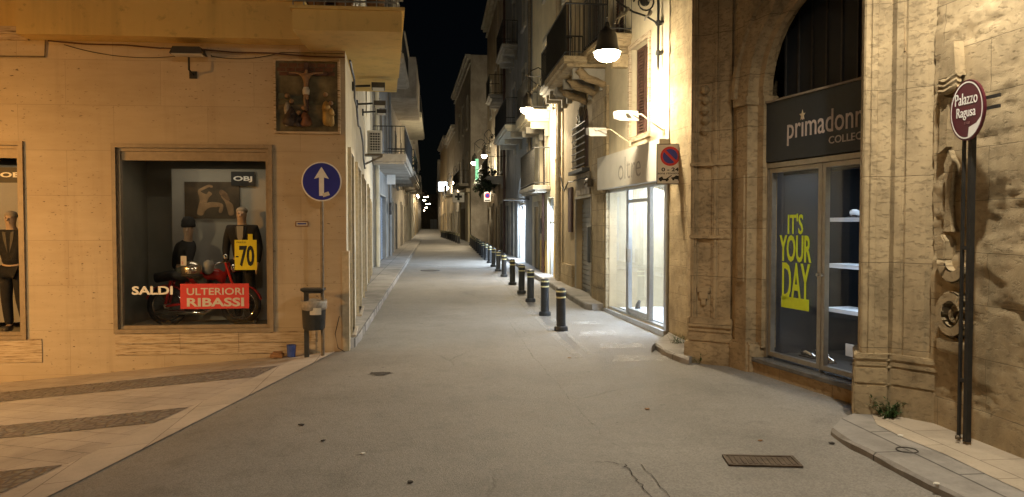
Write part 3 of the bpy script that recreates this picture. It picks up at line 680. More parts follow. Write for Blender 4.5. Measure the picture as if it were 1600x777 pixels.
# house number tile
t = MB(FA); s, z = FA.px(472, 350); t.box(s-.09, s+.09, 0.0, .012, z-.035, z+.035); e = t.build('street_tile', M['offwhite'], at=(s, 0, z)); tag(e, 'small painted ceramic tile on the wall between relief and waste bin', 'tile')
t = MB(FA); frame_ring(t, s-.078, s+.078, z-.024, z+.024, .012, .012, .016); t.build('tile_border', M['redrobe'], e)
t = MB(FA); t.box(s-.06, s+.06, .0125, .0155, z-.008, z+.010); t.build('tile_motif', M['signblue'], e)

# ------------------------------------------------------------------ inside the shop window
def mannequin(label, F, base, pose, rot=0):
    """pose: joints in (s, o, z) relative to base"""
    e = thing('mannequin', label, 'mannequin', F, *base, group='mannequins in the shop windows')
    J = {k: (base[0]+v[0], F.sg*(base[1]+v[1]), base[2]+v[2]) for k, v in pose.items()}
    def sk(name, chain, mat):
        names = []; edges = []; rad = []
        for ch in chain:
            for i, (n, r) in enumerate(ch):
                if n not in names: names.append(n); rad.append(r)
                if i: edges.append((names.index(ch[i-1][0]), names.index(n)))
        me = skin_geo([J[n] for n in names], edges, rad, 2)
        for v in me.vertices: v.co -= Vector(ORG[e.name])
        for p in me.polygons: p.use_smooth = True
        return mesh_obj(name, me, M[mat], e)
    sk('body', [[('pelvis', (.13, .09)), ('waist', (.12, .085)), ('chest', (.115, .075)), ('neck', .062), ('chin', .066), ('head', (.088, .102)), ('crown', .06)], [('chest', 1), ('shL', .06), ('elL', .042), ('wrL', .03), ('haL', (.035, .02)), ('fiL', .014)], [('chest', 1), ('shR', .06), ('elR', .042), ('wrR', .03), ('haR', (.035, .02)), ('fiR', .014)],
                [('pelvis', 1), ('hipL', .085), ('knL', .06), ('anL', .04), ('toL', .035)], [('pelvis', 1), ('hipR', .085), ('knR', .06), ('anR', .04), ('toR', .035)]], 'skinm')
    sk('jacket', [[('pelvis', (.16, .115)), ('waist', (.155, .11)), ('chest', (.185, .125)), ('collar', .088)], [('chest', 1), ('shL', .085), ('elL', .062), ('wrL', .045)], [('chest', 1), ('shR', .085), ('elR', .062), ('wrR', .045)]], 'black')
    fo = MB(F); q0 = J['chest']
    for sgn in (-1, 1): fo.prism([(q0[0]+sgn*.015, q0[2]-.20), (q0[0]+sgn*.07, q0[2]+.0), (q0[0]+sgn*.085, q0[2]+.11), (q0[0]+sgn*.035, q0[2]+.10)], F.sg*q0[1]+.098, F.sg*q0[1]+.108)
    if 'cap' not in label: fo.build('lapels', M['dark'], e)
    else: fo.bm.free()
    sk('trousers', [[('pelvis', (.155, .11)), ('hipL', .105), ('knL', .08), ('anL', .062)], [('pelvis', 1), ('hipR', .105), ('knR', .08), ('anR', .062)]], 'denim' if 'cap' in label else 'black')
    sh = MB(F)
    for a, t in (('anL', 'toL'), ('anR', 'toR')):
        A, T = J[a], J[t]; sh.tube([(A[0], F.sg*A[1], A[2]-.03), ((A[0]+T[0])/2, F.sg*(A[1]+T[1])/2, T[2]+.02), (T[0], F.sg*T[1], T[2])], .055, 8, .04)
    sh.build('shoes', M['dark'], e, smooth=True)
    hx = J['head']; hc = MB(F); c0 = (hx[0], F.sg*hx[1], hx[2])
    face = MB(F); face.tube([(c0[0]-.008, c0[1]+.085, c0[2]+.01), (c0[0]-.008, c0[1]+.105, c0[2]-.03)], .012, 6, .016); face.ball((c0[0]+.03, c0[1]+.082, c0[2]+.015), .012); face.ball((c0[0]-.042, c0[1]+.082, c0[2]+.015), .012); face.box(c0[0]-.03, c0[0]+.02, c0[1]+.075, c0[1]+.092, c0[2]-.065, c0[2]-.055)
    face.build('face', M['skinm'], e)
    if 'cap' in label:
        hc.lathe((c0[0], c0[1]-.005, c0[2]+.03), [(.098, 0), (.105, .03), (.10, .05), (.098, .10), (.07, .15), (.02, .165)], 16); hc.build('knit_cap', M['black'], e, smooth=True)
    else: hc.ball((c0[0], c0[1]-.02, c0[2]+.05), .088, 1, 1, .75); hc.build('hair', M['woodgrey'], e, smooth=True)
    return e
stand = dict(pelvis=(0, 0, .92), waist=(0, 0, 1.1), chest=(0, 0, 1.34), collar=(0, .01, 1.47), neck=(0, .01, 1.49), chin=(0, .03, 1.555), head=(0, .03, 1.63), crown=(0, .02, 1.71), shL=(-.19, 0, 1.41), elL=(-.25, .0, 1.13), wrL=(-.24, .08, .90), haL=(-.235, .10, .82), fiL=(-.23, .11, .74), shR=(.19, 0, 1.41), elR=(.25, -.02, 1.13), wrR=(.23, .06, .92), haR=(.22, .08, .84), fiR=(.215, .09, .76), hipL=(-.09, 0, .88), knL=(-.12, .02, .48), anL=(-.17, -.02, .09), toL=(-.20, .13, .035), hipR=(.09, 0, .88), knR=(.08, .03, .48), anR=(.06, 0, .09), toR=(.06, .15, .035))
z0 = .275
mannequin('standing mannequin in a black suit behind the yellow price poster', FA, (1.70, -1.0, z0), {k: (v[0], v[1], v[2]*1.03) for k, v in stand.items()})
q = MB(FA); q.prism([(1.66, z0+1.33), (1.70, z0+1.22), (1.74, z0+1.33), (1.75, z0+1.50), (1.65, z0+1.50)], -.90, -.865); q = q.build('grey_shirt', M['partition'], [o for o in COL.objects if o.name == 'mannequin'][0])
# seated sideways on the motorcycle, facing right (towards smaller s), leaning on the helmet
sit = dict(pelvis=(.10, -.12, .80), waist=(.09, -.10, .95), chest=(0, -.06, 1.16), collar=(-.03, -.04, 1.27), neck=(-.04, -.02, 1.31), chin=(-.05, .02, 1.37), head=(-.055, .03, 1.45), crown=(-.055, .02, 1.52), shL=(-.12, .10, 1.20), elL=(-.12, .22, .95), wrL=(-.25, .18, .86), haL=(-.32, .17, .86), fiL=(-.38, .17, .84), shR=(.12, -.18, 1.2), elR=(.10, -.25, .95), wrR=(-.10, -.2, .86), haR=(-.17, -.18, .86), fiR=(-.22, -.18, .85), hipL=(.06, .02, .79), knL=(-.30, .12, .70), anL=(-.24, .14, .30), toL=(-.38, .17, .24), hipR=(.06, -.24, .79), knR=(-.30, -.34, .70), anR=(-.24, -.36, .30), toR=(-.38, -.38, .24))
mannequin('seated mannequin in a dark knit cap leaning on the motorcycle', FA, (2.53, -.95, z0), sit)
mannequin('mannequin in dark clothes at the right edge of the left shop window', FA, (4.92, -.75, .22), {k: (v[0]*.98, v[1], v[2]*1.02) for k, v in stand.items()})
# motorcycle
mc = thing('motorcycle', 'old red motorcycle standing behind the shop window', 'motorcycle', FA, 2.2, -.85, z0)
def part(mb, name, mat, sm=False): return mb.build(name, M[mat], mc, smooth=sm)
oM = -.88
for sw in (1.70, 2.78):
    wh = MB(FA); wh.torus((sw, oM, z0+.30), .26, .042, 30, 8, 'o'); wo = part(wh, 'wheel', 'rubber', True)
    rm = MB(FA); rm.torus((sw, oM, z0+.30), .215, .014, 30, 6, 'o'); rm.build('rim', M['chrome'], wo, smooth=True)
    spk = MB(FA)
    for k in range(16):
        a = k*math.pi/8; spk.tube([(sw, oM+(.02 if k % 2 else -.02), z0+.30), (sw+.21*math.cos(a), oM, z0+.30+.21*math.sin(a))], .003, 4)
    spk.lathe((sw, oM-.04, z0+.30), [(.045, 0), (.045, .08)], 12, 'o'); spk.build('spokes', M['chrome'], wo)
    fd = MB(FA); fd.arcband(sw, z0+.30, .31, .318, oM-.05, oM+.05, 20, 165, 14); fd.build('mudguard', M['red'], wo)
t = MB(FA); t.tube([(2.43, oM, z0+.70), (2.30, oM, z0+.77), (2.05, oM, z0+.77), (1.93, oM, z0+.70)], .10, 10, .085); part(t, 'fuel_tank', 'red', True)
t = MB(FA); t.tube([(2.95, oM, z0+.72), (2.7, oM, z0+.76), (2.45, oM, z0+.72)], .075, 8); part(t, 'seat', 'dark', True)
t = MB(FA)
for off in (-.08, .08): t.tube([(1.70, oM+off, z0+.30), (1.90, oM+off, z0+.95)], .02, 8); t.tube([(2.78, oM+off, z0+.30), (2.35, oM+off*.6, z0+.35)], .018); t.tube([(2.78, oM+off, z0+.33), (2.70, oM+off, z0+.68)], .022)
t.tube([(1.9, oM, z0+.85), (2.05, oM, z0+.28), (2.4, oM, z0+.25), (2.5, oM, z0+.65), (1.92, oM, z0+.80)], .022); part(t, 'chassis', 'red')
t = MB(FA); t.box(2.08, 2.36, oM-.10, oM+.10, z0+.24, z0+.40, .03)
for k in range(7): t.box(2.10, 2.30, oM-.09, oM+.09, z0+.42+k*.03, z0+.438+k*.03)
part(t, 'engine', 'alu'); t = MB(FA); t.tube([(2.1, oM+.10, z0+.50), (2.0, oM+.13, z0+.30), (2.2, oM+.14, z0+.2), (2.9, oM+.14, z0+.22)], .025, 8, .035); part(t, 'exhaust', 'chrome', True)
t = MB(FA); t.tube([(2.0, oM+.30, z0+.93), (1.9, oM+.16, z0+.97), (1.9, oM-.16, z0+.97), (2.0, oM-.30, z0+.93)], .014, 8); part(t, 'handlebar', 'chrome', True)
t = MB(FA); t.ball((1.80, oM, z0+.86), .075, .8); part(t, 'headlight', 'chrome', True)
t = MB(FA); t.ball((1.87, oM+.19, z0+1.04), .04, 1, .4, 1); part(t, 'mirror', 'chrome', True)
# helmet and tags
hl = thing('helmet', 'shiny silver helmet held on the knee of the seated mannequin', 'helmet', FA, 2.29, -.66, 1.02)
t = MB(FA); t.ball((2.33, -.62, 1.13), .145, 1.1, 1, .95, 20); t.build('shell', M['helmet'], hl, smooth=True)
t = MB(FA); t.torus((2.33, -.62, 1.05), .14, .014, 24, 6, 'z'); t.build('rim', M['dark'], hl)
t = MB(FA); t.ball((2.13, -.72, 1.16), .11, .8, 1, 1); t.build('visor', M['partition'], hl, smooth=True)
t = MB(FA); t.box(2.36, 2.44, -.47, -.466, 1.20, 1.34); e = t.build('price_tag', M['offwhite'], at=(2.4, -.47, 1.2)); tag(e, 'small white price tag above the silver helmet', 'price tag')
text(FA, '2', 2.43, 2.40, 1.22, 1.26, -.465, M['signred'], e); 
s, z = FA.px(391, 371, -.8); t = MB(FA); t.box(s-.035, s+.035, -.80, -.796, z-.05, z+.05); e = t.build('price_tag', M['posteryellow'], at=(s, -.8, z)); tag(e, 'small yellow price tag on the chest of the standing mannequin', 'price tag')
# picture: a plain warm figure study stands in for the photograph on the wall
pc = thing('framed_picture', 'wide warm-toned picture hung on the grey partition', 'picture', FA, 2.2, -1.26, 1.9)
t = MB(FA); t.box(1.80, 2.63, -1.268, -1.24, 1.89, 2.46); t.build('canvas', plain('dark_picture_ground', (.07, .048, .025), .6, var=.5, scale=3), pc)
def painted(name, mat, vs, es, rs):
    me = skin_geo([(a, -1.236, b) for a, b in vs], es, rs, 2)
    for v in me.vertices: v.co.y = -1.2385 + (v.co.y+1.236)*.05; v.co -= Vector(ORG[pc.name])
    for p in me.polygons: p.use_smooth = True
    return mesh_obj(name, me, mat, pc)
PF_ = plain('picture_flesh', (.27, .17, .085), .6, var=.35, scale=5)
painted('painted_figure', PF_, [(2.40, 1.93), (2.38, 2.07), (2.33, 2.19), (2.42, 2.32), (2.26, 2.40), (2.20, 2.38), (2.22, 2.11), (2.06, 2.10), (2.10, 1.97), (2.28, 2.24), (2.23, 2.30)], [(0, 1), (1, 2), (2, 3), (3, 4), (4, 5), (1, 6), (6, 7), (7, 8), (2, 9), (9, 10)], [.06, .055, .06, .025, .022, .02, .045, .04, .03, .03, .045])
painted('painted_figure', PF_, [(1.92, 1.93), (1.95, 2.08), (2.0, 2.17), (2.06, 2.27), (1.9, 2.1)], [(0, 1), (1, 2), (2, 3), (1, 4)], [.05, .05, .03, .05, .03])
painted('painted_hair', plain('picture_hair', (.17, .10, .05), .6, var=.5, scale=9), [(2.10, 2.33), (2.03, 2.26), (1.96, 2.16)], [(0, 1), (1, 2)], [.03, .06, .03])
# signs in and on the window
def board(name, label, cat, F, s0, s1, z0, z1, o, mat, th=.008):
    t = MB(F); t.box(s0, s1, o, o+th, z0, z1); e = t.build(name, M[mat], at=((s0+s1)/2, o, z0)); return tag(e, label, cat)
e = board('shop_sign', 'black sign reading OBJ at the top of the right-hand window', 'sign', FA, 1.56, 1.92, 2.40, 2.62, -1.235, 'ink'); text(FA, 'OBJ', 1.885, 1.60, 2.455, 2.55, -1.226, M['signwhite'], e, bold=.03)
e = board('shop_sign', 'black sign ending in J behind the left-hand window', 'sign', FA, 4.62, 5.02, 2.40, 2.62, -.6, 'ink'); text(FA, 'OBJ', 4.98, 4.66, 2.455, 2.55, -.591, M['signwhite'], e, bold=.03)
oG = -.066
e = thing('window_lettering', 'white word SALDI stuck on the shop window pane', 'lettering', FA, 2.6, oG, .8)
sA, zA = FA.px(206, 461, oG); sB, zB = FA.px(270, 447, oG); text(FA, 'SALDI', sA, sB, zA, zB, oG, M['signwhite'], e, 'letters', bold=.035)
s0_, z0_ = FA.px(282, 483, oG); s1_, z1_ = FA.px(389, 443, oG)
e = board('window_banner', 'red banner reading ULTERIORI RIBASSI on the shop window pane', 'banner', FA, s1_, s0_, z0_, z1_, oG, 'banner', .003)
text(FA, 'ULTERIORI', s0_-.09, s1_+.07, z1_-.16, z1_-.06, oG+.003, M['offwhite'], e, bold=.012); text(FA, 'RIBASSI', s0_-.09, s1_+.07, z0_+.03, z0_+.155, oG+.003, M['offwhite'], e, bold=.03)
s0_, z0_ = FA.px(367, 422, -.3); s1_, z1_ = FA.px(401, 375, -.3)
e = board('price_poster', 'bright yellow poster reading -70 in front of the suited mannequin', 'poster', FA, s1_, s0_, z0_, z1_, -.3, 'posteryellow', .004)
text(FA, '70', s0_-.065, s1_+.035, z0_+.05, z1_-.08, -.296, M['ink'], e, bold=.03); t = MB(FA); t.box(s0_-.055, s0_-.015, -.296, -.293, (z0_+z1_)/2-.035, (z0_+z1_)/2-.015); t.build('minus_sign', M['ink'], e)
text(FA, 'PREZZI', s0_-.03, s0_-.16, z1_-.045, z1_-.025, -.296, M['ink'], e)
lamp_light('window_light', 'AREA', FA.w(2.1, -.75, 2.80), 3.4, (1.0, .86, .62), 1.4, sy=.3)
lamp_light('window_light', 'AREA', FA.w(5.4, -.75, 2.80), 2, (1.0, .80, .52), 1.4, sy=.3)
# ------------------------------------------------------------------ one-way sign, bin, bucket
sg = thing('one_way_sign', 'round blue sign with a white upward arrow on a thin pole at the corner', 'traffic sign', FA, .28, .35, H(-2.6, 10.5))
MB(FA).tube([(.29, .33, -.1), (.285, .33, 2.55)], .024, 10).build('pole', M['polebrown'], sg)
MB(FA).lathe((.282, .362, 2.385), [(.268, -.012), (.27, .0), (.262, .004)], 40, 'o').build('disc', M['signwhite'], sg)
d = MB(FA); d.lathe((.282, .367, 2.385), [(.252, -.001), (.252, .002)], 40, 'o'); d.build('blue_face', M['signblue'], sg)
a = MB(FA); a.prism([(.282+.033, 2.19), (.282+.033, 2.44), (.282+.10, 2.42), (.282, 2.585), (.282-.10, 2.42), (.282-.033, 2.44), (.282-.033, 2.19)], .3695, .3725); a.build('arrow', M['signwhite'], sg)
a = MB(FA); a.prism([(.26, 2.17), (.17, 2.20), (.19, 2.25), (.27, 2.22)], .373, .3745); a.build('sticker', M['offwhite'], sg)
wb = thing('waste_bin', 'dark cylindrical waste bin with a flat hood hung between two posts', 'waste bin', FA, .42, .34, -.02)
MB(FA).box(.475, .535, .31, .36, -.1, .93).build('post', M['bin'], wb)
h = MB(FA); h.vprism([(.56, .22), (.26, .22), (.24, .34), (.26, .48), (.56, .48), (.58, .34)], .90, .925); h.prism([(.57, .90), (.26, .90), (.30, .86), (.5, .86)], .26, .44); h.build('hood', M['bin'], wb)
h = MB(FA); h.lathe((.40, .36, .36), [(.135, 0), (.15, .02), (.165, .36), (.17, .37), (.155, .37), (.14, .05)], 24); h.build('drum', M['bin'], wb, smooth='auto')
h = MB(FA); h.lathe((.40, .36, .0), [(.172, .64), (.176, .69), (.18, .735), (.172, .765), (.155, .74)], 24)
for v in h.bm.verts: v.co.z += random.uniform(-.012, .012)
h.build('bag_rim', M['bag'], wb, smooth=True)
h = MB(FA)
ag = [R(60+10*k) for k in range(7)]
for a, b in zip(ag, ag[1:]): h.face([(.40+.166*math.cos(a), .36+.166*math.sin(a), .575), (.40+.166*math.cos(b), .36+.166*math.sin(b), .575), (.40+.17*math.cos(b), .36+.17*math.sin(b), .67), (.40+.17*math.cos(a), .36+.17*math.sin(a), .67)])
bmesh.ops.translate(h.bm, verts=h.bm.verts, vec=(-.04, .004, 0)); h.build('sticker', M['offwhite'], wb)
bk = thing('bucket', 'small blue plastic tub on the ground left of the waste bin', 'bucket', FA, .74, .2, -.03)
h = MB(FA); h.lathe((.74, .2, -.04), [(.055, 0), (.065, .16), (.07, .165), (.06, .165), (.05, .02)], 16); h.build('tub', M['bucket'], bk, smooth='auto')
h = MB(FA); h.box(.86, 1.03, .08, .22, -.05, -.005); h.box(.88, 1.0, .09, .2, -.004, .02); e = h.build('flat_cardboard', M['card'], at=(.95, .15, -.05)); tag(e, 'crumpled brown cardboard scrap by the wall beside the blue tub', 'cardboard')
h = MB(FA); h.tube([(.02, .10, .0), (.12, .06, .05), (.16, .05, .25), (.10, .05, .5)], .006, 5); e = h.build('loose_wire', M['iron'], at=(.1, .05, 0)); tag(e, 'thin loose wire bulging from the base of the corner', 'wire')
# ------------------------------------------------------------------ the palace with the arched shop portal, right
W2 = lambda F, s, o, z: F.w(s, o, z)
PA = thing('stone_palace', 'weathered ochre stone palace with an arched shop portal and carved scrolls', 'building', FC, 0, 0, -.1)
# rough wall to the right of the portal: courses of worn blocks, really uneven
def rough_wall(F, s0, s1, z0, z1, st, courses, amp, seed, o0=0.0, wear=.5):
    m = MB(F); ns, nz = int((s1-s0)/st)+1, int((z1-z0)/st)+1; V = []
    rnd = random.Random(seed); zz = z0; rows = []
    while zz < z1:
        h = courses*rnd.uniform(.8, 1.2); js = []; x = s0 - rnd.uniform(0, .6)
        while x < s1+1: js.append(x); x += rnd.uniform(.45, 1.0)
        rows.append((zz, zz+h, js, [rnd.uniform(-1, 1) for _ in js], rnd.random())); zz += h
    for j in range(nz+1):
        z = z0 + (z1-z0)*j/nz; row = next((r for r in rows if r[0] <= z < r[1]), rows[-1]); V.append([])
        for i in range(ns+1):
            s = s0 + (s1-s0)*i/ns
            k = max([q for q in range(len(row[2])) if row[2][q] <= s] or [0])
            dj = min(abs(s-row[2][k]), abs(s-row[2][min(k+1, len(row[2])-1)]), abs(z-row[0]), abs(z-row[1]))
            o = row[3][k]*.010*amp - .016*amp*max(0, 1-dj/.035)
            p = Vector((s*1.3, z*3.2, seed)); e = noise.fractal(p*1.5, .9, 2.1, 6)
            er = max(0, e - .12 + .3*row[3][k]); o -= min(er*.10, .06)*wear*amp
            o += noise.fractal(Vector((s*9, z*9, seed+5)), .8, 2.0, 4)*.006*amp + noise.noise(Vector((s*2, z*2, seed)))*.012*amp
            V[-1].append(m.v(s, o0 + o, z))
    for a, b in zip(V, V[1:]):
        for i in range(ns): m.bm.faces.new((a[i], a[i+1], b[i+1], b[i]))
    return m
rough_wall(FW, -.12, 2.6, -.05, 5.2, .026, .42, .32, 3, 0, 1.3).build('side_wall', M['rough'], PA, smooth=True)
m = MB(FW); m.box(-.5, 14, -5, -.2, -.3, 11); m.box(2.6, 14, -.19, 0, -.3, 11); m.box(-.5, 2.6, -.19, 0, 5.2, 11); m.build('outer_wall', M['rough'], PA)
# right pier of the portal: a stepped footprint, frontal face, panelled face, strip
def wp(*pts): return [tuple(p) for p in pts]
PR = [(3.165, 7.02), (3.43, 6.95), (3.455, 6.95), (3.69, 6.66), (3.76, 6.62), (4.6, 7.0), (4.3, 8.2), (3.55, 7.9), (3.30, 7.5)]
m = MB(G)
shaft = [(3.205, 7.04), (3.215, 7.02), (3.245, 7.015), (3.252, 7.03), (3.262, 7.03), (3.268, 7.012), (3.315, 7.005), (3.325, 7.02), (3.365, 7.0), (3.425, 6.985), (3.437, 7.03), (3.455, 7.03), (3.465, 6.965), (3.505, 6.925), (3.512, 6.935), (3.525, 6.92), (3.53, 6.895), (3.60, 6.81), (3.64, 6.765), (3.65, 6.79), (3.70, 6.72), (3.715, 6.60), (4.6, 7.0), (4.3, 8.3), (3.70, 7.75), (3.60, 7.72), (3.42, 7.5), (3.30, 7.3)]
m.vprism(shaft, .62, 8); m.build('portal_pier', M['pier'], PA)
def plinth(m, pts, levels):
    for z0, z1, grow in levels:
        c = Vector((sum(p[0] for p in pts)/len(pts), sum(p[1] for p in pts)/len(pts)))
        q = [tuple(c + (Vector(p)-c)*(1+grow)) for p in pts]; m.vprism(q, z0, z1)
    return m
m = MB(G); base = [(3.14, 7.0), (3.41, 6.93), (3.42, 6.98), (3.445, 6.93), (3.70, 6.60), (4.5, 7.0), (4.2, 8.1), (3.65, 7.78), (3.32, 7.45)]
plinth(m, base, [(-.1, .34, .012), (.342, .50, 0), (.502, .56, -.01), (.562, .62, .006)])
bmesh.ops.bevel(m.bm, geom=list(m.bm.edges), offset=.012, segments=2, affect='EDGES'); m.build('plinth', M['pier'], PA)
# left pier, set diagonally
m = MB(G)
L0, L1 = Vector((2.30, 10.02)), Vector((2.80, 9.69)); dL = (L1-L0).normalized(); nL = Vector((dL.y, -dL.x)); nL = -nL if nL.y > 0 else nL
def LP(t, o): q = L0 + dL*t + nL*o; return (q.x, q.y)
shaftL = [LP(.02, -.05), LP(.03, 0), LP(.075, 0), LP(.08, -.02), LP(.10, -.02), LP(.105, -.045), LP(.30, -.045), LP(.305, -.02), LP(.33, -.02), LP(.335, 0), LP(.37, 0), LP(.375, -.015), LP(.40, -.015), LP(.405, 0), LP(.555, 0), LP(.56, -.12), LP(.60, -.13), (3.3, 10.4), (3.3, 12.5), (2.62, 12.5), (2.60, 10.75)]
m.vprism(shaftL, .60, 8); m.build('portal_pier', M['stone2'], PA)
m = MB(G); pb = [LP(.0, .015), LP(.59, .015), LP(.62, -.16), (3.3, 10.4), (3.3, 11.5), (2.66, 11.5), (2.58, 10.7)]
plinth(m, [LP(-.03, .05), LP(.63, .05), LP(.66, -.13), (3.3, 10.4), (3.3, 11.5), (2.64, 11.5), (2.55, 10.7)], [(-.1, .28, 0)]); plinth(m, pb, [(.282, .40, 0), (.402, .46, -.008), (.462, .60, .004)])
bmesh.ops.bevel(m.bm, geom=list(m.bm.edges), offset=.015, segments=2, affect='EDGES'); m.build('plinth', M['stone2'], PA)
m = MB(G)                                          # carved drop at the foot of the sunk panel and rings on the shaft
for t, z, w in ((.205, 1.0, .10), (.205, .92, .07), (.205, .84, .035)): m.vprism([LP(t-w, -.05), LP(t+w, -.05), LP(t+w*.8, -.01), LP(t-w*.8, -.01)], z-.08, z)
for z in (1.62, 2.55): m.vprism([LP(.0, -.06), LP(.02, .018), LP(.56, .018), LP(.575, -.1)], z, z+.045)
for k in range(5): m.lathe((*LP(.20+.01*(k % 2), -.035), 2.95+k*.13), [(.02, 0), (.06, .04), (.05, .09), (.015, .12)], 10)
m.build('carved_drop', M['stone2'], PA)
# strip of rubble wall between the pier and the white shop
rough_wall(FD, -1.75, -.04, -.1, 6.5, .045, .34, .45, 9, .0).build('side_wall', M['rough'], PA, smooth=True)
m = MB(FD); m.box(-1.7, -.02, -3.5, -.09, -.2, 11); m.box(-1.7, -.02, -.085, 0, 6.5, 11); m.build('outer_wall', M['rough'], PA)
# arch: jamb stones, two stepped rings and the wall above
AC, ZS = .97, 3.35
m = MB(FC); m.skin(-.62, 2.55, -.05, 8, [(AC-1.12, AC+1.12, -.05, ZS+1.12, 1)], .30)
bmesh.ops.translate(m.bm, verts=m.bm.verts, vec=(0, FC.sg*.20, 0)); m.build('arch_wall', M['stone2'], PA)
m = MB(FC); m.arcband(AC, ZS, 1.12, 1.34, .19, .24, 0, 180); m.arcband(AC, ZS, 1.34, 1.41, .19, .29, 0, 180); m.arcband(AC, ZS, 1.02, 1.119, .02, .10, 0, 180); m.build('arch_moulding', M['stone2'], PA)
m = MB(FC); m.box(AC+1.0, AC+1.119, -.1, .1, .3, ZS); m.build('jamb', M['stone2'], PA)
m = MB(FC); m.box(AC-1.119, AC-1.0, -.1, .10, .30, ZS); m.box(AC-1.36, AC-1.121, .201, .24, .30, ZS-.08); m.box(AC-1.40, AC-1.10, .10, .27, ZS-.10, ZS+.0); m.box(AC-1.28, AC-1.16, .241, .26, 1.1, 2.4); m.build('jamb', M['stone2'], PA)
m = MB(FC); m.vprism([(-.50, -.1), (-.50, .27), (-.10, .25), (-.06, .12), (-.06, -.1)], -.05, .36); bmesh.ops.bevel(m.bm, geom=list(m.bm.edges), offset=.03, segments=2, affect='EDGES'); m.build('jamb_plinth', M['stone2'], PA)
m = MB(FC); m.box(-.36, 2.4, -.25, .20, .135, .185, .006); m.build('doorstep', M['marble'], PA)
m = MB(FC); m.box(-.34, 2.4, -.25, .175, -.15, .134); m.build('step_riser', M['stone2'], PA)
m = MB(FC); m.box(-.12, 2.1, -.30, -.25, 2.4, 4.7); m.build('dark_fanlight', M['shopdark'], PA)
m = MB(FC)
for k in range(9): m.box(-.1+k*.25, -.075+k*.25, -.25, -.23, 3.2, 4.6)
m.box(-.12, 2.1, -.25, -.20, 3.25, 3.30); m.build('fanlight_bars', M['dark'], PA)
# shop door: bronze frame, two tall panes
dz0, dz1 = .19, 2.47
for a, b, nm in ((0.0, .945, 1), (.965, 1.93, 2)):
    e = MB(FC); frame_ring(e, a+.05, b-.05, dz0+.075, dz1-.055, .05, -.03, .03); d = e.build('door_leaf', M['bronze'], PA)
    g = MB(FC); g.box(a+.045, b-.045, -.006, .0, dz0+.07, dz1-.05); g.build('door_pane', M['glass'], d)
    h = MB(FC); s = b-.022 if nm == 1 else a+.022; h.lathe((s, .03, 1.25), [(.018, 0), (.018, .03), (.008, .03)], 10, 'o'); h.build('lock', M['steel'], d)
m = MB(FC); m.box(-.06, -.004, -.06, .045, dz0, 2.5); m.box(1.934, 2.0, -.06, .045, dz0, 2.5); m.box(.945+.002, .963, -.02, .036, dz0, dz1); m.box(-.06, 2.0, -.06, .05, dz1+.002, 2.53); m.build('door_frame', M['bronze'], PA)
m = MB(FC); lining(m, -.2, 2.3, .188, 2.6, -.06, -1.9); m.build('shop_room', M['shopdark'], PA)
# carved scroll on the wall behind the sign
m = MB(FW)
def scroll(sc, zc, r, turn, n=40, r1=.03, w=.05):
    pts = []
    for i in range(n+1):
        t = i/n; rr = r*(1-t)+r1*t; a = turn[0] + (turn[1]-turn[0])*t; pts.append((sc+rr*math.cos(a), .035, zc+rr*math.sin(a)))
    m.tube(pts, w, 8, w*.55)
pi = math.pi
m.arcband(.23, 1.50, .085, .185, -.02, .075, 175, 350, 20); m.prism([(.045, 1.50), (.145, 1.50), (.15, 1.66), (.10, 1.72), (.05, 1.68)], -.02, .074)
m.arcband(.23, 1.055, .10, .19, -.02, .075, 15, 345, 26); m.arcband(.255, 1.05, .03, .07, -.02, .06, 60, 380, 18)
m.box(.03, .38, -.02, .065, .72, .86, .03); m.prism([(.10, 1.74), (.20, 1.74), (.16, 2.0), (.21, 2.3), (.15, 2.42), (.09, 2.3), (.12, 2.05)], -.02, .05)
for k in range(3): m.tube([(.05, .06, 2.92+.045*k), (.16, .085, 2.90+.04*k), (.27, .06, 2.94+.045*k)], .028, 8)
m.prism([(.06, 3.02), (.27, 3.02), (.24, 3.30), (.10, 3.28)], 0, .09); m.prism([(.03, 2.4), (.13, 2.45), (.15, 2.85), (.05, 2.9)], 0, .06)
bmesh.ops.bevel(m.bm, geom=[e for e in m.bm.edges if len(e.link_faces) == 2 and e.calc_face_angle(0) > .9], offset=.01, segments=2, affect='EDGES')
m.build('carved_scroll', M['pier'], PA, smooth='auto')
# shop fascia
e = board('shop_fascia', 'dark navy fascia board reading primadonna COLLECTION over the arched shop door', 'sign', FC, -.22, 2.16, 2.545, 3.25, .0, 'navy', .06)
t = MB(FC); t.box(-.22, 2.16, -.19, .08, 3.252, 3.275); t.build('top_strip', M['woodgrey'], e)
cs0, cz0 = FC.px(1229, 218, .07); cs1, cz1 = FC.px(1347, 188, .07)
xh = .165
text(FC, 'primadonna', cs0, cs0+(cs1-cs0)*1.12, cz0-.075, cz0+.245, .061, plain('pale_rose_letter', (.52, .44, .40), .5), e, bold=.004)
text(FC, 'COLLECTION', FC.px(1294, 215, .07)[0], FC.px(1294, 215, .07)[0]+.82, 2.655, 2.735, .061, plain('pale_letter', (.5, .45, .42), .5), e, bold=.012)
ss, zs_ = FC.px(1253, 180, .07); st = MB(FC)
st.prism([(ss + (.055 if k % 2 == 0 else .022)*math.sin(k*pi/5), zs_ + (.062 if k % 2 == 0 else .024)*math.cos(k*pi/5)) for k in range(10)], .061, .066); st.build('star', plain('gilt_star', (.55, .45, .30), .5), e)
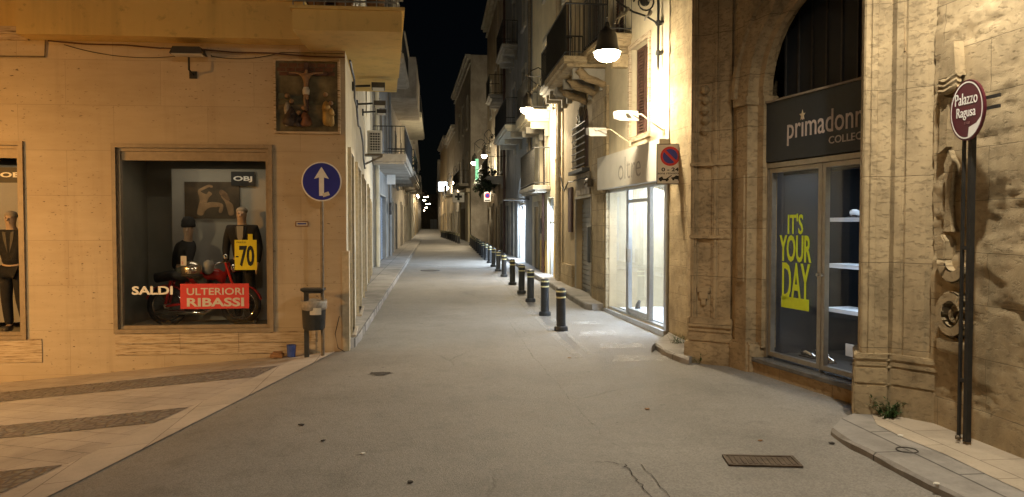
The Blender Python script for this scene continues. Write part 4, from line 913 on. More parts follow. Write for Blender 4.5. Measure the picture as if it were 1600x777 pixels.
# vinyl poster on the left pane
vp = thing('window_lettering', "lime green words IT'S YOUR DAY on the left door pane", 'lettering', FC, .4, .003, 1.2)
def vt(txt, u0, v0, u1, v1, bold=.02):
    a, za = FC.px(u0, v1, .003); b, zb = FC.px(u1, v0, .003); text(FC, txt, a, b, za, zb, .003, M['lime'], vp, 'letters', bold)
vt("IT'S", 1231, 334, 1255, 366, .012); vt('YOUR', 1218, 368, 1268, 408, .02); vt('DAY', 1222, 413, 1266, 468, .012)
a, za = FC.px(1221, 477, .003); b, zb = FC.px(1264, 466, .003); t = MB(FC); t.box(a, b, .003, .006, za-.02, zb-.02); t.build('underline', M['lime'], vp)
# display shelves and goods
def shelf(z, label):
    e = MB(FC).box(.62, 1.75, -.62, -.30, z, z+.045).build('display_shelf', M['shopwhite'], at=(1.2, -.5, z)); tag(e, label, 'shelf', 'white shelves in the arched shop')
for z, l in ((1.83, 'topmost of the three white shelves behind the door panes'), (1.31, 'middle of the three white shelves behind the door panes'), (.81, 'lowest of the three white shelves behind the door panes')): shelf(z, l)
def shoe(s, o, z, L, label, mat='signwhite', rot=0, grp=None):
    e = thing('shoe', label, 'shoe', FC, s, o, z, grp); t = MB(FC)
    t.tube([(s, o, z+.05), (s+L*.35, o, z+.055), (s+L*.75, o, z+.035), (s+L, o, z+.02)], .042, 8, .022); t.build('upper', M[mat], e, smooth=True)
    t = MB(FC); t.box(s-.04, s+L, o-.035, o+.035, z, z+.014); t.build('sole', M['dark'], e)
    t = MB(FC); t.tube([(s-.02, o, z), (s-.025, o, z+.07)], .012, 6, .02); t.build('heel', M['dark'], e)
gs = 'shoes on show in the arched shop'
shoe(.86, -.45, 1.876, .18, 'pale shoe lying on the topmost white shelf', grp=gs)
t = MB(FC); t.tube([(1.12, -.45, 1.876), (1.12, -.45, 1.95), (1.17, -.45, 2.05), (1.13, -.45, 2.12)], .045, 8, .03); e = t.build('boot', M['signwhite'], at=(1.12, -.45, 1.876), smooth=True); tag(e, 'pale ankle boot standing on the topmost white shelf', 'boot')
bgm = plain('pale_leather', (.62, .58, .54), .45)
hb = thing('handbag', 'small pale handbag hanging between the topmost and middle shelves', 'handbag', FC, 1.25, -.42, 1.40)
t = MB(FC); t.prism([(1.17, 1.42), (1.31, 1.40), (1.29, 1.53), (1.20, 1.54)], -.46, -.38); t.build('bag_body', bgm, hb); t = MB(FC); t.tube([(1.20, -.42, 1.54), (1.23, -.42, 1.75), (1.25, -.42, 1.82), (1.28, -.42, 1.53)], .006, 5); t.build('strap', bgm, hb)
cdm = plain('pale_card', (.55, .55, .52), .6)
e = board('price_card', 'pale printed card standing above the lowest white shelf', 'card', FC, 1.10, 1.28, 1.02, 1.20, -.42, 'offwhite'); t = MB(FC); [t.box(1.13, 1.25, -.412, -.410, 1.05+.035*k, 1.06+.035*k) for k in range(4)]; t.build('printed_lines', M['partition'], e)
for k in range(4):
    s = 1.10+.075*k; e = MB(FC).lathe((s, -.42, .856), [(.022, 0), (.026, .06), (.015, .085)], 10).build('small_jar', M['partition'], at=(s, -.42, .856)); tag(e, 'small grey jar in a row of four on the lowest white shelf', 'jar', 'row of jars on the lowest shelf')
for k, (s, o, l, r) in enumerate(((.30, -.25, .22, 'silver sandal at the left end of the window floor'), (.45, -.33, .2, 'silver sandal beside the toppled one on the window floor'), (.62, -.25, .22, 'flat silver sandal before the white card on the window floor'), (1.12, -.3, .2, 'pale pump standing behind the right door pane'), (1.2, -.45, .2, 'pale pump at the back behind the right door pane'))):
    shoe(s, o, .24+.03*(k % 2), l, r, 'chrome' if k < 3 else 'signwhite', grp=gs)
t = MB(FC); t.box(.05, 1.9, -.75, -.1, .19, .238); e = t.build('display_plinth', M['dark'], at=(1, -.4, .19)); tag(e, 'low dark plinth on the window floor under the sandals', 'plinth')
e = board('price_card', 'white card lying among the silver sandals', 'card', FC, .70, .88, .30, .44, -.52, 'offwhite')
e = MB(FC).box(1.5, 1.68, -.5, -.35, .46, .68, .01).build('gift_box', plain('pale_blue_card', (.30, .36, .52), .6), at=(1.6, -.4, .46)); tag(e, 'pale blue box by the right edge of the door pane', 'box')
e = MB(FC).ball((1.62, -.28, .50), .07, 1.2, .8, .8).build('blue_pouch', plain('blue_satin', (.09, .15, .34), .4), at=(1.62, -.28, .45), smooth=True); tag(e, 'crumpled blue pouch in front of the pale blue box', 'pouch')
lamp_light('window_light', 'AREA', FC.w(.25, -.7, 2.5), 3, COOL, .3, sy=.3)
for z in (2.25, 1.72, 1.22): lamp_light('shelf_light', 'AREA', FC.w(1.2, -.16, z), 2.2, (.62, .78, 1.0), 1.0, aim=tuple(-FC.n*.9 + Vector((0, 0, -1.0))), sy=.03)
lamp_light('window_light', 'AREA', FC.w(.9, -.30, .75), 1.5, (.8, .9, 1), 1.2, aim=tuple(-FC.n*.2 + Vector((0, 0, -1.0))), sy=.05)
# ------------------------------------------------------------------ signs on the palace wall
os_ = thing('oval_sign', 'plum oval sign reading Palazzo Ragusa on two dark posts by the stone wall', 'sign', FW, .58, .2, .1)
sS, zS = .575, 2.685; oS = .215
def ell(m, rs, rz, o0, o1, n=40):
    m.prism([(sS+rs*math.cos(2*pi*k/n), zS+rz*math.sin(2*pi*k/n)) for k in range(n)], o0, o1); return m
ell(MB(FW), .19, .235, oS-.02, oS).build('panel', M['plum'], os_)
t = MB(FW)
for k in range(40):
    a, b = 2*pi*k/40, 2*pi*(k+1)/40; P = lambda r, q, an: (sS+r*math.cos(an), oS+.003, zS+q*math.sin(an)); t.face([P(.167, .210, a), P(.167, .210, b), P(.177, .221, b), P(.177, .221, a)])
t.build('white_ring', M['signwhite'], os_)
text(FW, 'Palazzo', sS-.13, sS+.118, zS+.045, zS+.135, oS+.001, M['signwhite'], os_, slope=.0); text(FW, 'Ragusa', sS-.11, sS+.10, zS-.075, zS+.025, oS+.001, M['signwhite'], os_); text(FW, '1700', sS-.02, sS+.04, zS-.11, zS-.09, oS+.001, plain('faded_ink', (.25, .12, .12), .5), os_)
t = MB(FW); t.face([(sS+.02, oS+.002, zS-.21), (sS+.085, oS+.002, zS-.19), (sS+.135, oS+.002, zS-.14), (sS+.165, oS+.002, zS-.06), (sS+.11, oS+.002, zS-.11), (sS+.03, oS+.002, zS-.135)]); t.build('white_corner', M['signwhite'], os_)
t = MB(FW); t.box(.552, .592, .14, .18, .09, 2.75); t.build('post', M['iron'], os_); t = MB(FW); t.box(.470, .492, .15, .17, .09, 2.75); t.build('post', M['iron'], os_)
t = MB(FW); t.box(.492, .547, .15, .17, 1.6, 1.63); t.box(.492, .547, .15, .17, .55, .58); [t.box(.49, .89, .181, .194, z, z+.025) for z in (2.66, 2.74)]; t.build('bracket', M['iron'], os_)
t = MB(FW); t.lathe((.52, .2, .10), [(.018, 0), (.018, .02), (.008, .03)], 8); t.build('bolt', M['polebrown'], os_)
# no-parking sign, a flag sign facing the viewer
FN = Frame(*FD.w(-.42, 0, 0).xy, -1, .08, (0, -1))
sN, zN0 = FN.px(1068, 288, .0); sN1, zN1 = FN.px(1026, 225, .0)
np_ = thing('no_parking_sign', 'square no-parking sign with 0-24 and a tow truck standing out from the wall', 'traffic sign', FN, (sN+sN1)/2, 0, zN0)
a, b = min(sN, sN1), max(sN, sN1); cN = (a+b)/2; wN = b-a
t = MB(FN); t.box(a, b, -.02, .0, zN0, zN1); t.build('plate', M['dark'], np_)
t = MB(FN); t.box(a+.012, b-.012, .0, .003, zN0+.012, zN1-.012); t.build('face', M['signwhite'], np_)
zc_ = zN1-.20*wN/.43-.0
t = MB(FN); t.lathe((cN, .003, zc_), [(.148, 0), (.148, .002)], 36, 'o'); t.build('red_ring', M['signred'], np_)
t = MB(FN); t.lathe((cN, .0052, zc_), [(.112, 0), (.112, .001)], 36, 'o'); t.build('blue_disc', M['signblue'], np_)
q = .0135; t = MB(FN); t.prism([(cN+.087+q, zc_+.087-q), (cN+.087-q, zc_+.087+q), (cN-.087-q, zc_-.087+q), (cN-.087+q, zc_-.087-q)], .0064, .0075); t.build('red_bar', M['signred'], np_)
text(FN, '0 - 24', cN+.13, cN-.13, zc_-.232, zc_-.172, .003, M['ink'], np_, bold=.03); text(FN, 'zona rimozione', cN+.19, cN-.19, zc_-.275, zc_-.243, .003, M['ink'], np_, bold=.01)
t = MB(FN); zt = zN0+.065
t.prism([(cN+.17, zt-.005), (cN+.02, zt-.005), (cN+.02, zt+.02), (cN+.10, zt+.02), (cN+.12, zt+.055), (cN+.17, zt+.03)], .003, .005); t.prism([(cN+.06, zt+.02), (cN-.02, zt+.075), (cN-.03, zt+.07), (cN+.03, zt+.02)], .003, .005)
t.prism([(cN-.17, zt+.0), (cN-.02, zt+.02), (cN-.02, zt+.04), (cN-.06, zt+.045), (cN-.09, zt+.07), (cN-.14, zt+.06), (cN-.17, zt+.03)], .003, .005)
for s_, z_ in ((.14, -.005), (.05, -.005), (-.05, .01), (-.14, 0)): t.lathe((cN+s_, .003, zt+z_), [(.018, 0), (.018, .0025)], 10, 'o')
t.build('tow_truck', M['ink'], np_)
t = MB(FN); t.box(a-.2, a, -.03, -.012, zN0+.40, zN0+.425); t.build('wall_bracket', M['iron'], np_)
# weeds
def weeds(x, y, z, r, h, n, label, grass=False):
    m = MB()
    for k in range(max(6, n//9)):                      # stems, each carrying small leaves
        a, rr = random.uniform(0, 6.28), random.uniform(0, r*.6); bx, by = x+rr*math.cos(a), y+rr*math.sin(a); L = h*random.choice((.4, .6, .8, 1, 1.25))
        ln = Vector((random.gauss(0, .45), random.gauss(0, .45), 1)).normalized(); P = [Vector((bx, by, z)) + ln*L*t + Vector((ln.x, ln.y, -.25))*L*.5*t*t for t in (0, .35, .7, 1)]
        m.tube([tuple(p) for p in P], .0022, 4, .001)
        for q in range(2 if grass else 9):
            t = random.uniform(.15, 1); p = Vector((bx, by, z)) + ln*L*t + Vector((ln.x, ln.y, -.25))*L*.5*t*t
            d = Vector((random.gauss(0, 1), random.gauss(0, 1), random.gauss(.3, .5))).normalized(); b = d.cross(Vector((0, 0, 1))).normalized()*random.uniform(.004, .011); l = random.uniform(.018, .045)*(2.4 if grass else 1)
            if grass: b *= .4
            m.face([tuple(p), tuple(p+d*l*.5+b), tuple(p+d*l), tuple(p+d*l*.5-b)])
    ob = m.build('weed', M['leaf'], at=(x, y, z), merge=False); tag(ob, label, 'weed', 'weeds at the foot of the palace')
x, y = gpx(1388, 652, .065); weeds(x, y, .065, .13, .17, 420, 'leafy weed at the corner of the right portal plinth')
x, y = gpx(1094, 563, .03); weeds(x, y-.03, .0, .14, .16, 200, 'sparse weed against the left portal plinth')
x, y = gpx(1058, 536, .09); weeds(x, y, .09, .18, .14, 300, 'grassy weed on the kerb beside the white shop', True)
# ------------------------------------------------------------------ the white shop
OS = thing('white_shop', 'cream plastered house with a bright glazed shop front on its ground floor', 'building', FD, 1.6, 0, 0)
wnd = (.95, 1.95, 3.38, 4.98)
m = MB(FD); m.skin(.0, 3.66, -.2, 10.5, [(.10, 3.45, .10, 2.48), wnd, (2.4, 3.3, 5.3, 7.6)], .22); m.shell(.0, 3.66, -.2, 10.5, 6); m.build('wall', M['cream'], OS)
e = MB(FD); frame_ring(e, *wnd[:2], *wnd[2:], .09, -.02, .03); e.build('window_surround', M['vein'], OS)
e = MB(FD); e.box(wnd[0], wnd[1], -.2, -.16, wnd[2], wnd[3])
for a, b in ((wnd[0]+.04, 1.43), (1.47, wnd[1]-.04)):
    for k in range(28): e.box(a, b, -.16, -.12, wnd[2]+.05+k*.054, wnd[2]+.05+k*.054+.034)
    frame_ring(e, a+.04, b-.04, wnd[2]+.06, wnd[3]-.06, .045, -.16, -.10)
e.build('window_shutter', M['woodbrown'], OS)
e = MB(FD); e.box(2.4, 3.3, -.2, -.15, 5.3, 7.6); [e.box(2.44, 3.26, -.15, -.11, 5.35+k*.055, 5.385+k*.055) for k in range(40)]; e.build('window_shutter', M['woodbrown'], OS)
e = MB(FD); e.box(1.9, 3.7, .0, .50, 5.18, 5.28, .01); e.box(1.95, 3.65, .0, .42, 5.06, 5.178); e.prism([(2.1, 4.7), (2.25, 4.7), (2.25, 5.055), (2.1, 5.055)], .0, .3); bl = e.build('balcony', M['stone'], OS)
e = MB(FD); railing(e, [(1.93, 0), (1.93, .46), (3.67, .46), (3.67, 0)], 1.0, 5.28, .11); e.build('railing', M['iron'], bl)
e = MB(FD)
frame_ring(e, .14, 3.41, .14, 2.44, .05, -.10, -.02)
for s in (.98, 1.06, 2.16, 2.24): e.box(s-.03, s+.03, -.095, -.025, .141, 2.439)
e.box(1.06, 2.16, -.09, -.03, 2.20, 2.26); e.box(1.06, 2.16, -.09, -.03, .16, .24); e.build('shop_front', M['alu'], OS)
e = MB(FD); e.box(.15, 3.4, -.065, -.058, .14, 2.44); e.build('shop_pane', M['glass'], OS)
e = MB(FD); e.box(1.98, 2.08, -.02, .04, 1.10, 1.35); e.tube([(2.03, .04, 1.0), (2.03, .04, 1.45)], .012, 8); e.build('door_handle', M['steel'], OS)
e = MB(FD); lining(e, .06, 3.5, .12, 2.60, -.225, -2.3); e.build('shop_room', M['shopwhite'], OS)
e = MB(FD); e.box(.0, 3.62, .02, .07, .0, .10); e.build('sill', M['alu'], OS); e = MB(FD); e.box(-.02, .098, .003, .035, .1, 2.48); e.build('side_post', M['alu'], OS)
e = board('shop_fascia', 'pale shop fascia with the thin word oltre above the bright window', 'sign', FD, -.02, 3.64, 2.50, 3.15, .003, 'offwhite', .16)
sa, za = FD.px(966, 288, .165); sb, zb = FD.px(1001, 238, .165)
text(FD, 'oltre', sa, sb, 2.62, 3.02, .164, plain('grey_letter', (.33, .31, .27), .5), e, bold=-.01)
e = MB(FD)
for s in (.6, 1.7, 2.8): e.box(s-.4, s+.4, -1.5, -1.3, 2.56, 2.595)
tag(e.build('ceiling_tube', M['tube'], OS))
def block(s, o, w, d, z, h, label):
    q = MB(FD).box(s-w/2, s+w/2, o-d/2, o+d/2, z, z+h, .004).build('display_block', M['shopwhite'], at=(s, o, z)); tag(q, label, 'display block', 'display blocks in the white shop')
block(.75, -.6, .5, .4, .125, .38, 'lowest white display block near the right end of the bright window'); block(1.25, -1.1, .4, .4, .125, .72, 'tall white display block behind the shop door'); block(1.75, -.9, .35, .35, .125, .5, 'white display block left of the door handle'); block(.45, -1.2, .4, .4, .125, 1.05, 'tallest white display block at the back right')
q = MB(FD); q.tube([(3.0, -.5, .125), (3.0, -.5, .2), (2.9, -.5, .28)], .06, 8, .03); q = q.build('boot', M['dark'], at=(3.0, -.5, .125), smooth=True); tag(q, 'dark boot on the floor at the left end of the bright window', 'boot')
q = MB(FD); q.box(.5, .9, -1.0, -.7, 1.42, 1.45); q = q.build('glass_shelf', M['alu'], at=(.7, -.8, 1.42)); tag(q, 'thin grey shelf high at the right of the bright window', 'shelf')
q = MB(FD); q.ball((.75, -.5, 1.05), .12, 1.2, .6, .25); q = q.build('cap', M['dark'], at=(.75, -.5, 1.03), smooth=True); tag(q, 'dark cap lying on the tallest display block', 'cap')
for k, (a, z, lb) in enumerate(((1.15, 1.75, 'folded grey garment on the upper left wall shelf of the bright shop'), (1.5, 1.75, 'folded dark garment on the upper wall shelf of the bright shop'), (2.5, 1.35, 'folded blue garment on the left wall shelf of the bright shop'), (2.9, 1.35, 'folded black garment on the left wall shelf of the bright shop'), (2.65, .62, 'dark shoe box low at the back left of the bright shop'))):
    q = MB(FD).box(a-.14, a+.14, -2.25, -2.0, z, z+.14, .02).build('folded_garment' if k < 4 else 'shoe_box', M[('partition', 'black', 'blueshut', 'dark', 'dark')[k]], at=(a, -2.1, z)); tag(q, lb, 'garment' if k < 4 else 'box')
for a, b, z, lb in ((.9, 1.75, 1.70, 'upper grey wall shelf at the back of the bright shop'), (2.3, 3.2, 1.30, 'left grey wall shelf at the back of the bright shop')):
    q = MB(FD).box(a, b, -2.28, -1.95, z, z+.045).build('wall_shelf', M['alu'], at=(a, -2.2, z)); tag(q, lb, 'shelf')
dr = thing('dress', 'dark blue dress hanging at the back of the bright shop', 'dress', FD, 1.75, -1.9, .9)
q = MB(FD); q.lathe((1.75, -1.9, .8), [(.30, 0), (.2, .5), (.15, .75), (.2, .95), (.06, 1.02)], 18); q.build('cloth', plain('blue_grey_cloth', (.16, .20, .27), .9), dr, smooth=True); q = MB(FD); q.tube([(1.55, -1.9, 1.76), (1.75, -1.9, 1.84), (1.95, -1.9, 1.76)], .01, 6); q.build('hanger', M['steel'], dr)
for s in (.6, 1.7, 2.8): lamp_light('shop_light', 'AREA', FD.w(s, -1.1, 2.52), 64, (.62, .78, 1.0), .9, aim=(-.35, -.1, -1), sy=.3)
s_, z_ = FD.px(975, 180, .55); s2, z2 = FD.px(1020, 196, 0)
def armlight(F, s, z, o, dx, label):
    e = thing('floodlight', label, 'floodlight', F, s, o, z, 'white floodlights over the shop fronts'); t = MB(F)
    t.prism([(s-.16, z-.12), (s+.16, z-.05), (s+.19, z+.07), (s-.10, z+.05)], o-.20, o+.14); bmesh.ops.bevel(t.bm, geom=list(t.bm.edges), offset=.008, segments=1, affect='EDGES'); t.build('housing', M['lampwhite'], e)
    t = MB(F); t.box(s-.16, s+.02, o-.03, o+.03, z-.01, z+.02); t.build('clamp', M['lampwhite'], e)
    t = MB(F); t.tube([(s-dx, .0, z-.30), (s-dx, .18, z-.18), (s-dx*.6, o*.6, z-.02), (s-.05, o, z)], .012, 6); t.box(s-dx-.05, s-dx+.05, 0, .02, z-.36, z-.26); t.build('arm', M['pipe'], e); return e
armlight(FD, FD.su(975, .55), FD.px(975, 180, .55)[1], .55, .35, 'white floodlight on a curved arm above the pale fascia, nearer to the viewer')
armlight(FR, FR.su(929, .5), FR.px(929, 205, .5)[1], .5, .7, 'white floodlight on a curved arm by the arched grille window, farther off')
# ------------------------------------------------------------------ the houses along the street
M['glowcool'] = emit('lit_interior_cool', (.70, .85, 1.0), 3.2); M['glowviolet'] = emit('lit_interior_violet', (.86, .86, 1.0), 1.3)
M['pstone'] = plaster('grey_stone_trim', (.40, .37, .31), .35); M['bluedoor'] = plain('blue_door_paint', (.06, .11, .17), .5); M['greenlit'] = emit('lit_green_banner', (.12, .55, .34), .3)
def house(F, label, s0, s1, Ht, mat, opens, cornice=True, depth=7, dado=None, zb=-.2):
    e = thing('town_house', label, 'building', F, (s0+s1)/2, 0, zb)
    holes = [(a, b, c, d) + ((.9,) if t.startswith('arch') else ()) for a, b, c, d, t in opens]
    m = MB(F); m.skin(s0, s1, zb, Ht, holes, .22); m.shell(s0, s1, zb, Ht, depth); m.build('wall', M[mat], e)
    if cornice:
        m = MB(F); m.box(s0-.04, s1+.04, .003, .30, Ht-.30, Ht-.12); m.box(s0-.08, s1+.08, .003, .42, Ht-.118, Ht+.02); m.box(s0, s1, .003, .12, Ht-.7, Ht-.6); m.build('cornice', M['pstone'], e)
    for a, b, c, d, t in opens:
        m = MB(F)
        if t == 'roller':
            m.box(a, b, -.2, -.17, c, d); n = int((d-c)/.115)
            for k in range(n): m.prism([(a+.03, c+k*.115+.01), (b-.03, c+k*.115+.01), (b-.03, c+k*.115+.105), (a+.03, c+k*.115+.105)], -.168, -.135)
            m.build('roller_shutter', M['blueshut' if 'blue' in label else 'shutter'], e)
            f = MB(F); f.box(a-.06, a, -.03, .03, c, d+.06); f.box(b, b+.06, -.03, .03, c, d+.06); f.box(a, b, -.03, .03, d, d+.06); f.build('shutter_frame', M['pstone'], e)
        elif t == 'window':
            m.box(a, b, -.2, -.17, c, d); mid = (a+b)/2
            for p, q in ((a+.02, mid-.01), (mid+.01, b-.02)):
                for k in range(int((d-c-.1)/.09)): m.box(p+.05, q-.05, -.168, -.13, c+.06+k*.09, c+.06+k*.09+.06)
                m.box(p, p+.05, -.169, -.11, c, d); m.box(q-.05, q, -.169, -.11, c, d)
            w = m.build('shutter', M['woodgrey' if (int(a*7) % 2) else 'woodbrown'], e)
            f = MB(F); f.box(a-.12, b+.12, .003, .09, c-.12, c); f.box(a-.1, b+.1, .003, .06, d, d+.14); f.box(a-.1, a, .003, .04, c, d-.002); f.box(b, b+.1, .003, .04, c, d-.002); f.build('surround', M['pstone'], w)
        elif t in ('door', 'bluedoor'):
            m.box(a, b, -.2, -.16, c, d); mid = (a+b)/2
            for p, q in ((a, mid-.01), (mid+.01, b)):
                for z0, z1 in ((c+.1, c+(d-c)*.45), (c+(d-c)*.5, d-.1)): m.box(p+.09, q-.09, -.16, -.13, z0, z1)
            w = m.build('door', M['bluedoor' if t == 'bluedoor' else 'woodbrown'], e); h = MB(F); h.ball((mid-.06, -.12, c+1.05), .03); h.build('handle', M['steel'], w)
            f = MB(F); f.box(a-.16, a, .003, .06, c, d); f.box(b, b+.16, .003, .06, c, d); f.box(a-.2, b+.2, .003, .08, d, d+.18); f.build('surround', M['pstone'], w)
        elif t in ('glow', 'archglow', 'violet'):
            g = 'glowviolet' if t == 'violet' else 'glowcool'
            m.box(a, b, -1.4, -1.37, c, d+.1); m.build('lit_interior', M[g], e)
            f = MB(F); f.box(a, a+.06, -.18, -.10, c, d-.9 if t == 'archglow' else d); f.box(b-.06, b, -.18, -.10, c, d-.9 if t == 'archglow' else d); f.box((a+b)/2-.03, (a+b)/2+.03, -.18, -.1, c, d-.05); f.box(a+.06, b-.06, -.17, -.11, c+(d-c)*.68, c+(d-c)*.71); f.build('glazed_door', M['alu'], e)
            l = MB(F); lining(l, a-.01, b+.01, c-.01, d+.1, -.225, -1.36); l.build('room', M['shopwhite'], e)
        elif t == 'archdark':
            m.box(a, b, -.24, -.2, c, d); m.build('dark_door', M['woodbrown'], e)
    return e
def balcony(root, F, s0, s1, z, o, mat='pstone', h=1.0, corb=True, step=.12, th=.13):
    m = MB(F); m.box(s0, s1, .004, o, z-th, z, .012); m.box(s0+.06, s1-.06, .004, o-.08, z-th-.07, z-th-.002); b = m.build('balcony', M[mat], root)
    if corb:
        for s in (s0+.2, (s0+s1)/2, s1-.35):
            c = MB(F); c.prism([(s, z-th-.072), (s+.16, z-th-.072), (s+.14, z-th-.5), (s+.02, z-th-.5)], .004, .12); c.prism([(s, z-th-.072), (s+.16, z-th-.072), (s+.15, z-th-.28), (s+.01, z-th-.28)], .121, o*.75); c.build('corbel', M['pstone'], b)
    r = MB(F); railing(r, [(s0+.04, .02), (s0+.04, o-.05), (s1-.04, o-.05), (s1-.04, .02)], h, z, step); r.build('railing', M['iron'], b); return b
def lantern_pipe(F, s, z0, z1, label, mat='pipe', r=.06):
    m = MB(F); m.tube([(s, .09, z0), (s, .09, z1)], r, 10)
    for k in range(int((z1-z0)/1.6)+1): m.lathe((s, .09, z0+.3+k*1.6), [(r+.012, 0), (r+.012, .06)], 10)
    tag(m.build('downpipe', M[mat], at=(s, .09, z0), smooth='auto'), label, 'downpipe')
# right side, from the white shop outwards
e = house(FR, 'tall plastered house with a grey roller shutter and arched grille window', 0.02, 6.6, 13.5, 'tan', [(1.82, 3.68, .12, 2.42, 'roller'), (2.2, 3.75, 3.15, 4.75, 'archdark'), (.9, 2.0, 5.3, 7.6, 'window'), (4.6, 5.7, 5.6, 7.8, 'window'), (.9, 2.0, 9, 11, 'window'), (4.6, 5.7, 9, 11, 'window')])
m = MB(FR); m.box(.03, 1.45, .003, .07, -.2, 4.6); m.box(.2, 1.25, .0705, .085, .5, 4.4); m.build('pilaster', M['stone'], e)
m = MB(FR); m.box(1.9, 3.62, .004, .03, 2.5, 3.0); [m.box(1.9+k*.35, 1.92+k*.35, .031, .036, 2.5, 3.0) for k in range(6)]; m.build('wooden_panel', M['woodgrey'], e)
m = MB(FR)
for z in [3.2+.16*k for k in range(7)]: m.tube([(2.1, .10, z), (3.85, .10, z)], .012, 5)
for s in [2.2+.14*k for k in range(12)]: m.tube([(s, .09, 3.15), (s, .09, 4.2)], .009, 5)
for k in range(11):
    a = pi*k/10; m.tube([(2.975+.1*math.cos(a), .02, 4.1+.1*math.sin(a)), (2.975+.76*math.cos(a), .02, 4.1+.62*math.sin(a))], .01, 5)
m.box(2.05, 3.9, .004, .18, 3.02, 3.10); m.build('window_grille', M['iron'], e)
m = MB(FR); m.box(4.15, 4.65, .004, .05, 1.6, 2.75); m.box(4.2, 4.6, .0505, .06, 1.65, 2.7); m.build('meter_door', M['woodbrown'], e)
m = MB(FR); m.box(4.0, 6.55, .004, .06, -.2, .75); m.build('wall_base', M['stone'], e)
b = balcony(e, FR, .15, 2.9, 5.2, .92, 'stone', 1.05, True, .09, .14)
for s in (.3, 1.3, 2.4):
    m = MB(FR); m.tube([(s, .0, 4.62), (s, .22, 4.72), (s, .42, 4.78), (s, .6, 4.96)], .07, 8, .09); m.ball((s, .5, 4.82), .08); m.build('carved_corbel', M['stone2'], b, smooth=True)
balcony(e, FR, 4.2, 6.2, 5.55, .6)
lantern_pipe(FR, 5.93, .1, 12.5, 'thick cream downpipe beside the arched grille window house')
lantern_pipe(FR, 6.35, .1, 12.5, 'thinner cream downpipe next to the thick one', r=.035)
q = MB(FR); q.box(1.55, 1.68, .07, .13, .95, 1.75, .01); q = q.build('letter_box', M['bin'], at=(1.6, .07, .95)); tag(q, 'narrow dark grey box on the brown pilaster right of the roller shutter', 'box')
q = MB(FR); q.box(1.3, 1.6, .09, .2, 2.62, 2.80, .01); q.tube([(1.45, .1, 2.7), (1.3, .25, 2.72), (1.2, .28, 2.66)], .02, 6); q = q.build('junction_box', M['polebrown'], at=(1.45, .1, 2.6)); tag(q, 'small grey junction box high on the brown pilaster', 'box')
cable('cable', FR, [(5.6-.25*k, .12, 3.1-.12*k+.12*random.uniform(-1, 1)) for k in range(4)] + [(4.6-.3*k, .10, 2.85+.06*random.uniform(-1, 1)) for k in range(10)], .014, 'tangle of cables under the arched grille window')
cable('cable', FR, sag((5.9, .1, 3.4), (4.9, .1, 2.7), .1), .010, 'loose cable drooping from the thick cream downpipe')
e = house(FR, 'pale house with a lit blue glass door and a small iron balcony', 6.62, 12.6, 12.8, 'cream', [(7.45, 8.75, .12, 2.62, 'glow'), (9.2, 10.6, 3.02, 5.0, 'window'), (8.2, 9.4, 5.4, 7.6, 'window'), (10.6, 11.5, .12, 2.4, 'door'), (8.2, 9.4, 9, 11, 'window')])
m = MB(FR); m.box(6.64, 7.3, .004, .03, .1, 1.25); m.box(8.95, 10.3, .004, .03, .1, 1.28); m.build('wall_base', M['yellow'], e)
balcony(e, FR, 8.1, 11.9, 3.0, .55, 'pstone', 1.15, False, .14); balcony(e, FR, 8.3, 11.2, 5.35, .75, 'cream', 1.0, True, .14, .3)
lantern_pipe(FR, 9.1, .1, 3.0, 'dark downpipe on the pale house beside the lit blue door', 'woodbrown', .05)
m = MB(FR); m.box(9.6, 9.95, .03, .09, 1.5, 2.0); q = m.build('notice_board', M['dark'], at=(9.8, .03, 1.5)); tag(q, 'small dark notice board beside the lit blue glass door', 'notice')
e = house(FR, 'grey house with a tall arched doorway full of white blue light', 12.62, 23.4, 14.2, 'bluegrey', [(14.9, 17.7, .1, 3.75, 'archglow'), (13.0, 14.0, 3.1, 4.6, 'window'), (19.2, 20.6, .1, 2.8, 'door'), (21.4, 22.7, .1, 2.7, 'door'), (14.5, 15.7, 5.6, 7.9, 'window'), (18.5, 19.7, 5.6, 7.9, 'window'), (14.5, 15.7, 9.6, 11.8, 'window'), (18.5, 19.7, 9.6, 11.8, 'window')])
balcony(e, FR, 13.2, 18.6, 5.5, .95, 'cream2', 1.0, True, .18, .16); balcony(e, FR, 17.6, 21, 9.5, .7, 'pstone', 1.0, True, .2)
m = MB(FR); m.prism([(13.4, 2.72), (14.7, 2.72), (14.7, 2.76), (13.4, 2.76)], .004, .9); q = m.build('canopy', M['dark'], e)
lantern_pipe(FR, 23.3, .1, 13, 'brown downpipe at the far end of the grey house with the lit arch', 'woodbrown')
lantern_pipe(FR, 12.75, 3, 12.5, 'grey downpipe between the pale house and the grey house', 'polebrown')
e = house(FR, 'dim old house with balcony plants above dark doors', 23.45, 37.5, 15.2, 'dimp', [(24.6, 26.2, .1, 2.9, 'door'), (28, 29.6, .1, 2.8, 'roller'), (31.5, 33, .1, 2.9, 'door'), (34.6, 36.2, .1, 2.8, 'door'), (25, 26.2, 4.6, 6.8, 'window'), (29, 30.2, 4.6, 6.8, 'window'), (33.3, 34.5, 4.6, 6.8, 'window'), (25, 26.2, 8.6, 10.8, 'window'), (29, 30.2, 8.6, 10.8, 'window'), (33.3, 34.5, 8.6, 10.8, 'window')])
balcony(e, FR, 24.4, 31, 4.3, .9, 'pstone', 1.0, True, .2); balcony(e, FR, 32.5, 35.4, 4.3, .8, 'pstone', 1, True, .2); balcony(e, FR, 24.4, 27, 8.5, .8, 'pstone', 1, True, .2)
lantern_pipe(FR, 27.2, .1, 14, 'pale downpipe on the dim old house behind the lamps', 'pipe')
